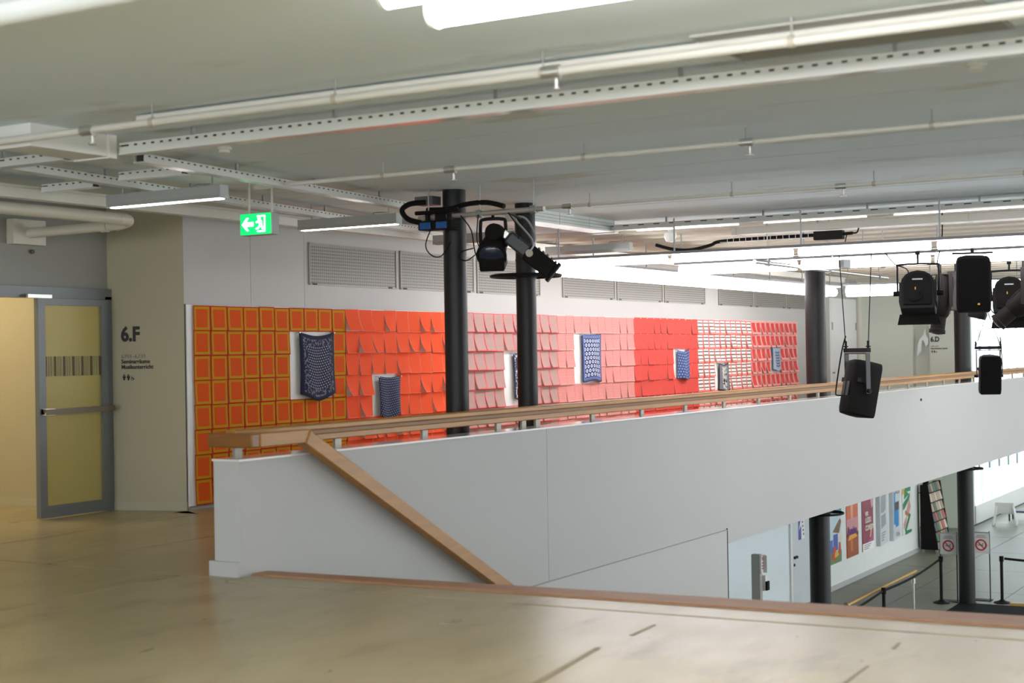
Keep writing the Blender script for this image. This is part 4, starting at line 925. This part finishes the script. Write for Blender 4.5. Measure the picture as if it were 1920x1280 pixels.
p(rect(0, 1, .45, .68), PM('pink', (.62, .26, .28))); p(rect(0, 1, 0, .40), PM('ember', (.34, .07, .02))); p([(.1, .30), (.9, .33), (.75, .40), (.2, .39)], PM('flame', (.80, .34, .02)), .006); p(rect(.0, 1, .36, .42), PM('darkp', (.10, .05, .05)), .005); p(rect(.28, .5, .10, .3), PM('glow', (.60, .16, .02)), .006); p(rect(.35, .55, .68, .99), PM('peach', (.78, .36, .22)))
text('title', 'Auviva', .26, (32.83, W-.03, -2.70), (1, 0, 0), (0, 0, 1), PM('violet', (.12, .02, .22)), t, bold=.006, sx=.98)
t, p = poster(33.96, zb, 34.84, zt, 'maroon poster with three lines of white lettering on the lower wall', PM('maroon', (.26, .03, .075)))
p(rect(0, 1, 0, .14), paperw, .005); p([(.4, .14), (1, .14), (1, .4), (.7, .2)], PM('magenta', (.40, .06, .20))); p([(.7, 1), (1, 1), (1, .8), (.85, .75)], PM('rose', (.60, .35, .38)))
for s_, z, sz in (('WIR', -2.40, .14), ('LUZIO', -2.56, .17), ('COMEDY', -2.74, .17)): text('title', s_, sz, (34.14, W-.03, z), (1, 0, 0), (0, 0, 1), PM('offwhite', (.75, .66, .6)), t, bold=.006, sx=.95)
p([(.62, .24), (.72, .22), (.9, .42), (.82, .44)], PM('tan', (.70, .42, .25)), .007)
for k in range(3): p(rect(.1, .75-.1*k, .10-.035*k, .115-.035*k), letter_g, .007)
t, p = poster(35.10, zb, 36.02, zt, 'white poster with two grey blotches curling off the lower wall', PM('greypaper', (.60, .63, .66)), .10, .10)
gy = PM('blotch', (.30, .31, .34)); p([(.12, .62), (.45, .60), (.75, .66), (.78, .92), (.5, .98), (.15, .9)], gy); p([(.14, .32), (.75, .36), (.72, .58), (.16, .56)], gy)
for k in range(4): p(rect(.15, .7-.08*k, .22-.045*k, .235-.045*k), letter_g)
t, p = poster(36.20, zb, 37.12, zt, 'blue and white poster with a dark photo strip curling off the lower wall', PM('greypaper', ()), .10, .10)
p(rect(.08, .28, .30, .92), PM('azure', (.03, .26, .60))); p(rect(.30, .75, .24, .58), PM('azure', ())); p(rect(.22, .78, .56, .72), PM('photo', (.06, .055, .05)), .006); p(rect(.3, .8, .72, .9), PM('pale2', (.55, .62, .68)))
text('title', 'A.21', .20, (36.45, W-.09, -2.08), (1, 0, 0), (0, 0, 1), letter_g, t, bold=.003); text('title', 'GEN', .12, (36.45, W-.11, -3.12), (1, 0, 0), (0, 0, 1), letter_g, t)
t, p = poster(37.29, zb, 38.14, zt, 'white poster with green zigzag and pink patches next to the brochure rack', PM('white', (.70, .70, .66)))
gn = PM('leaf', (.03, .24, .11)); pk = PM('speckpink', (.58, .30, .30))
p([(.3, .95), (.95, .98), (.9, .84), (.5, .84), (.75, .78), (.2, .70)], gn); p([(.05, .62), (.85, .80), (.8, .70), (.25, .52), (.05, .5)], gn); p([(.35, .42), (.75, .70), (.9, .52), (.6, .34)], pk, .006); p([(.1, .22), (.5, .40), (.4, .2), (.12, .12)], pk, .006); p([(.75, .40), (.88, .36), (.32, .05), (.22, .1)], gn, .008); p([(.25, .0), (.95, .02), (.98, .07), (.3, .08)], gn, .008); p([(.03, .8), (.25, .82), (.22, .97), (.03, .97)], PM('yolk', (.72, .40, .02)), .006); p([(.3, .48), (.85, .36), (.8, .30), (.3, .4)], PM('clay', (.42, .20, .12)), .007)
# brochure rack
rk = thing('brochure_rack', 'black brochure rack on castors filled with leaflets against the lower wall', 'rack', (39.1, 10.35, L))
MB().extr([(10.05, L+.08), (10.50, L+.08), (10.50, -2.05), (10.30, -2.02)], lambda a, z, q: (q, a, z), 38.70, 38.73).build('side_panel', bplast, rk)
MB().extr([(10.05, L+.08), (10.50, L+.08), (10.50, -2.05), (10.30, -2.02)], lambda a, z, q: (q, a, z), 39.97, 40.0).build('side_panel', bplast, rk)
MB().box(38.73, 39.97, 10.44, 10.47, L+.1, -2.06).build('back_panel', bplast, rk); MB().box(38.80, 38.92, 10.32, 10.45, -2.05, -1.6).build('header_post', bplast, rk)
lc = [(.42, .28, .19), (.02, .12, .07), (.40, .05, .04), (.5, .44, .36), (.28, .19, .13), (.06, .055, .06)]
for k in range(6):
    z = L+.30+.25*k; y = 10.05+.04*k
    MB().box(38.73, 39.97, y, y+.30, z-.02, z).build('shelf', bplast, rk)
    for q in range(5):
        x = 38.76+.24*q; ci = random.randrange(6); c = lc[ci]
        MB().extr([(y+.02, z), (y+.04, z), (y+.10, z+.21), (y+.08, z+.21)], lambda a, zz, e: (e, a, zz), x, x+.21).build('leaflet', M('leaflet_%d' % ci, c, .5), rk)
MB().box(38.73, 39.97, 10.06, 10.08, L+.1, L+.29).build('kick_panel', M('rack_grey', (.22, .21, .20), .4), rk)
for x in (38.75, 39.92):
    for y in (10.1, 10.45): MB().cyl((x-.02, y, L+.04), (x+.02, y, L+.04), .04, n=12).build('castor', greym, rk)
# no smoking sign stands
def sign_stand(x, y, lab):
    t = thing('sign_stand', lab, 'sign stand', (x, y, L))
    a = .17
    MB().box(x-.12, x+.12, y-a-.03, y+a+.03, L, L+.015).build('foot', bmetal, t)
    for s in (-1, 1): MB().box(x-.01, x+.01, y+s*a-.01, y+s*a+.01, L+.01, -2.35).build('leg', bmetal, t)
    pn_ = MB().box(x-.02, x-.012, y-a, y+a, -2.82, -2.38).build('panel', wplast, t)
    MB().box(x-.024, x-.010, y-a-.008, y+a+.008, -2.385, -2.365).build('top_edge', steel, t)
    ring = MB(); f = lambda a_, z, q: (x-.021-q, y-a_, -2.64+z)
    for k in range(24):
        g0, g1 = k*math.pi/12, (k+1)*math.pi/12
        ring.extr([(.12*math.cos(g0), .12*math.sin(g0)), (.12*math.cos(g1), .12*math.sin(g1)), (.09*math.cos(g1), .09*math.sin(g1)), (.09*math.cos(g0), .09*math.sin(g0))], f, 0, .002)
    ring.extr([(-.075, .065), (-.06, .08), (.075, -.065), (.06, -.08)], f, .001, .004).build('red_prohibition_ring', redsign, pn_)
    MB().extr([(-.06, -.012), (.05, -.012), (.05, .008), (-.06, .008)], f, 0, .001).extr([(.03, .015), (.06, .03), (.05, .045), (.02, .03)], f, 0, .001).build('cigarette_symbol', letter_g, pn_)
    for k in range(3): MB().extr([(-.12+.02*k, .17+.024*k-.02), (.12-.02*k, .17+.024*k-.02), (.12-.02*k, .178+.024*k-.02), (-.12+.02*k, .178+.024*k-.02)], f, 0, .001).build('text_line', letter_g, pn_)
sign_stand(31.55, 7.98, 'no-smoking sign on thin black legs between rope stanchion and thick column')
sign_stand(31.95, 7.40, 'no-smoking sign on thin black legs half hidden behind the thick column')
# belt stanchions
def stanchion(x, y, lab):
    t = thing('stanchion', lab, 'stanchion', (x, y, L))
    MB().lathe([(.175, 0), (.17, .02), (.06, .05), (.045, .07)], (x, y, L), 24).build('base', bmetal, t)
    MB().cyl((x, y, L+.05), (x, y, L+.90), .032, n=14).build('post', bmetal, t); MB().cyl((x, y, L+.86), (x, y, L+.97), .045, n=14).build('belt_head', bplast, t)
stanchion(31.25, 8.07, 'black belt stanchion beside the first no-smoking sign')
stanchion(26.75, 7.95, 'black belt stanchion next to the wooden rail and its steel post')
stanchion(31.76, 6.95, 'black belt stanchion at the corner of the dark mat by the windows')
stanchion(32.3, 4.9, 'black belt stanchion at the outer end of the belt beside the mat')
def belt(p, q, lab):
    p, q = Vector(p), Vector(q); m = MB(); n = 8
    for k in range(n):
        a, b_ = p.lerp(q, k/n), p.lerp(q, (k+1)/n); a.z -= .06*math.sin(math.pi*k/n); b_.z -= .06*math.sin(math.pi*(k+1)/n); m.beam(a, b_, .004, .05)
    tag(m.build('barrier_belt', bplast, smooth=None), lab, 'belt')
belt((31.2, 8.07, L+.92), (26.8, 7.95, L+.92), 'black belt from the no-smoking sign stanchion to the wooden rail')
belt((26.7, 7.95, L+.92), (22.6, 7.9, L+.92), 'black belt leading from the wooden rail toward the stairs')
belt((31.78, 6.9, L+.92), (32.28, 4.95, L+.92), 'black belt stretched above the dark mat')
wr = thing('floor_rail', 'straight honey-coloured wooden rail on steel posts in the lower hall', 'handrail', (29.3, 8.11, L))
MB().cyl((25.1, 8.10, -2.9), (29.5, 8.11, -2.9), .026, n=14).build('rail', oak_y, wr)
for x in (29.3, 25.2):
    p_ = MB().cyl((x, 8.11, L), (x, 8.11, -2.93), .022, n=12).build('post', steel, wr); MB().cyl((x, 8.11, -3.12), (x, 8.11, -3.02), .04, n=12).cyl((x, 8.11, -2.99), (x, 8.11, -2.92), .034, n=10).build('joint', steel, p_)
MB().cyl((25.02, 8.10, -2.9), (25.12, 8.10, -2.9), .05, n=12).build('end_cap', M('cap_brass', (.45, .33, .15), .35, .6), wr)
tag(MB().box(29.6, 31.40, 2.5, 7.72, L+.001, L+.016).build('floor_mat', mat_b), 'dark rubber mat on the lower floor before the thick column', 'mat')
tag(MB().prism([(31.52, 6.75), (31.9, 4.5), (31.96, 4.51), (31.58, 6.76)], L+.001, L+.05).build('wooden_strip', oak_y), 'thin wooden strip lying along the edge of the dark mat', 'strip')
# chairs by the window
def lounge(x, y, rz, lab):
    t = thing('lounge_chair', lab, 'chair', (x, y, L), rz)
    for s in (-1, 1):
        MB().extr([(-.30, 0), (-.22, 0), (-.10, .36), (.12, .36), (.26, 0), (.33, 0), (.22, .44), (-.18, .68), (-.24, .66)], lambda a, z, q, s=s: (a, s*.27+s*(.36-z)*.18+q, z), -.03, .03).build('side_frame', wplast, t, world=False, bevel=.015)
    MB().obox((0.05, 0, .36), (.48, .56, .05), Matrix.Rotation(R(8), 3, 'Y')).build('seat', wplast, t, world=False, bevel=.02)
    MB().obox((-.20, 0, .52), (.05, .54, .36), Matrix.Rotation(R(-14), 3, 'Y')).build('backrest', wplast, t, world=False, bevel=.02)
lounge(45.6, 9.85, R(10), 'white plastic lounge chair before the far windows, its backrest turned this way')
lounge(48.0, 9.1, R(150), 'white plastic lounge chair turned toward the dark low table by the windows')
tb = thing('low_table', 'dark low table between the white lounge chairs by the windows', 'table', (46.8, 9.6, L))
MB().box(46.6, 47.2, 9.3, 10.0, L+.26, L+.32).build('top', M('table_dark', (.08, .07, .10), .5), tb)
for x in (46.65, 47.15):
    for y in (9.35, 9.95): MB().box(x-.02, x+.02, y-.02, y+.02, L, L+.26).build('leg', bmetal, tb)
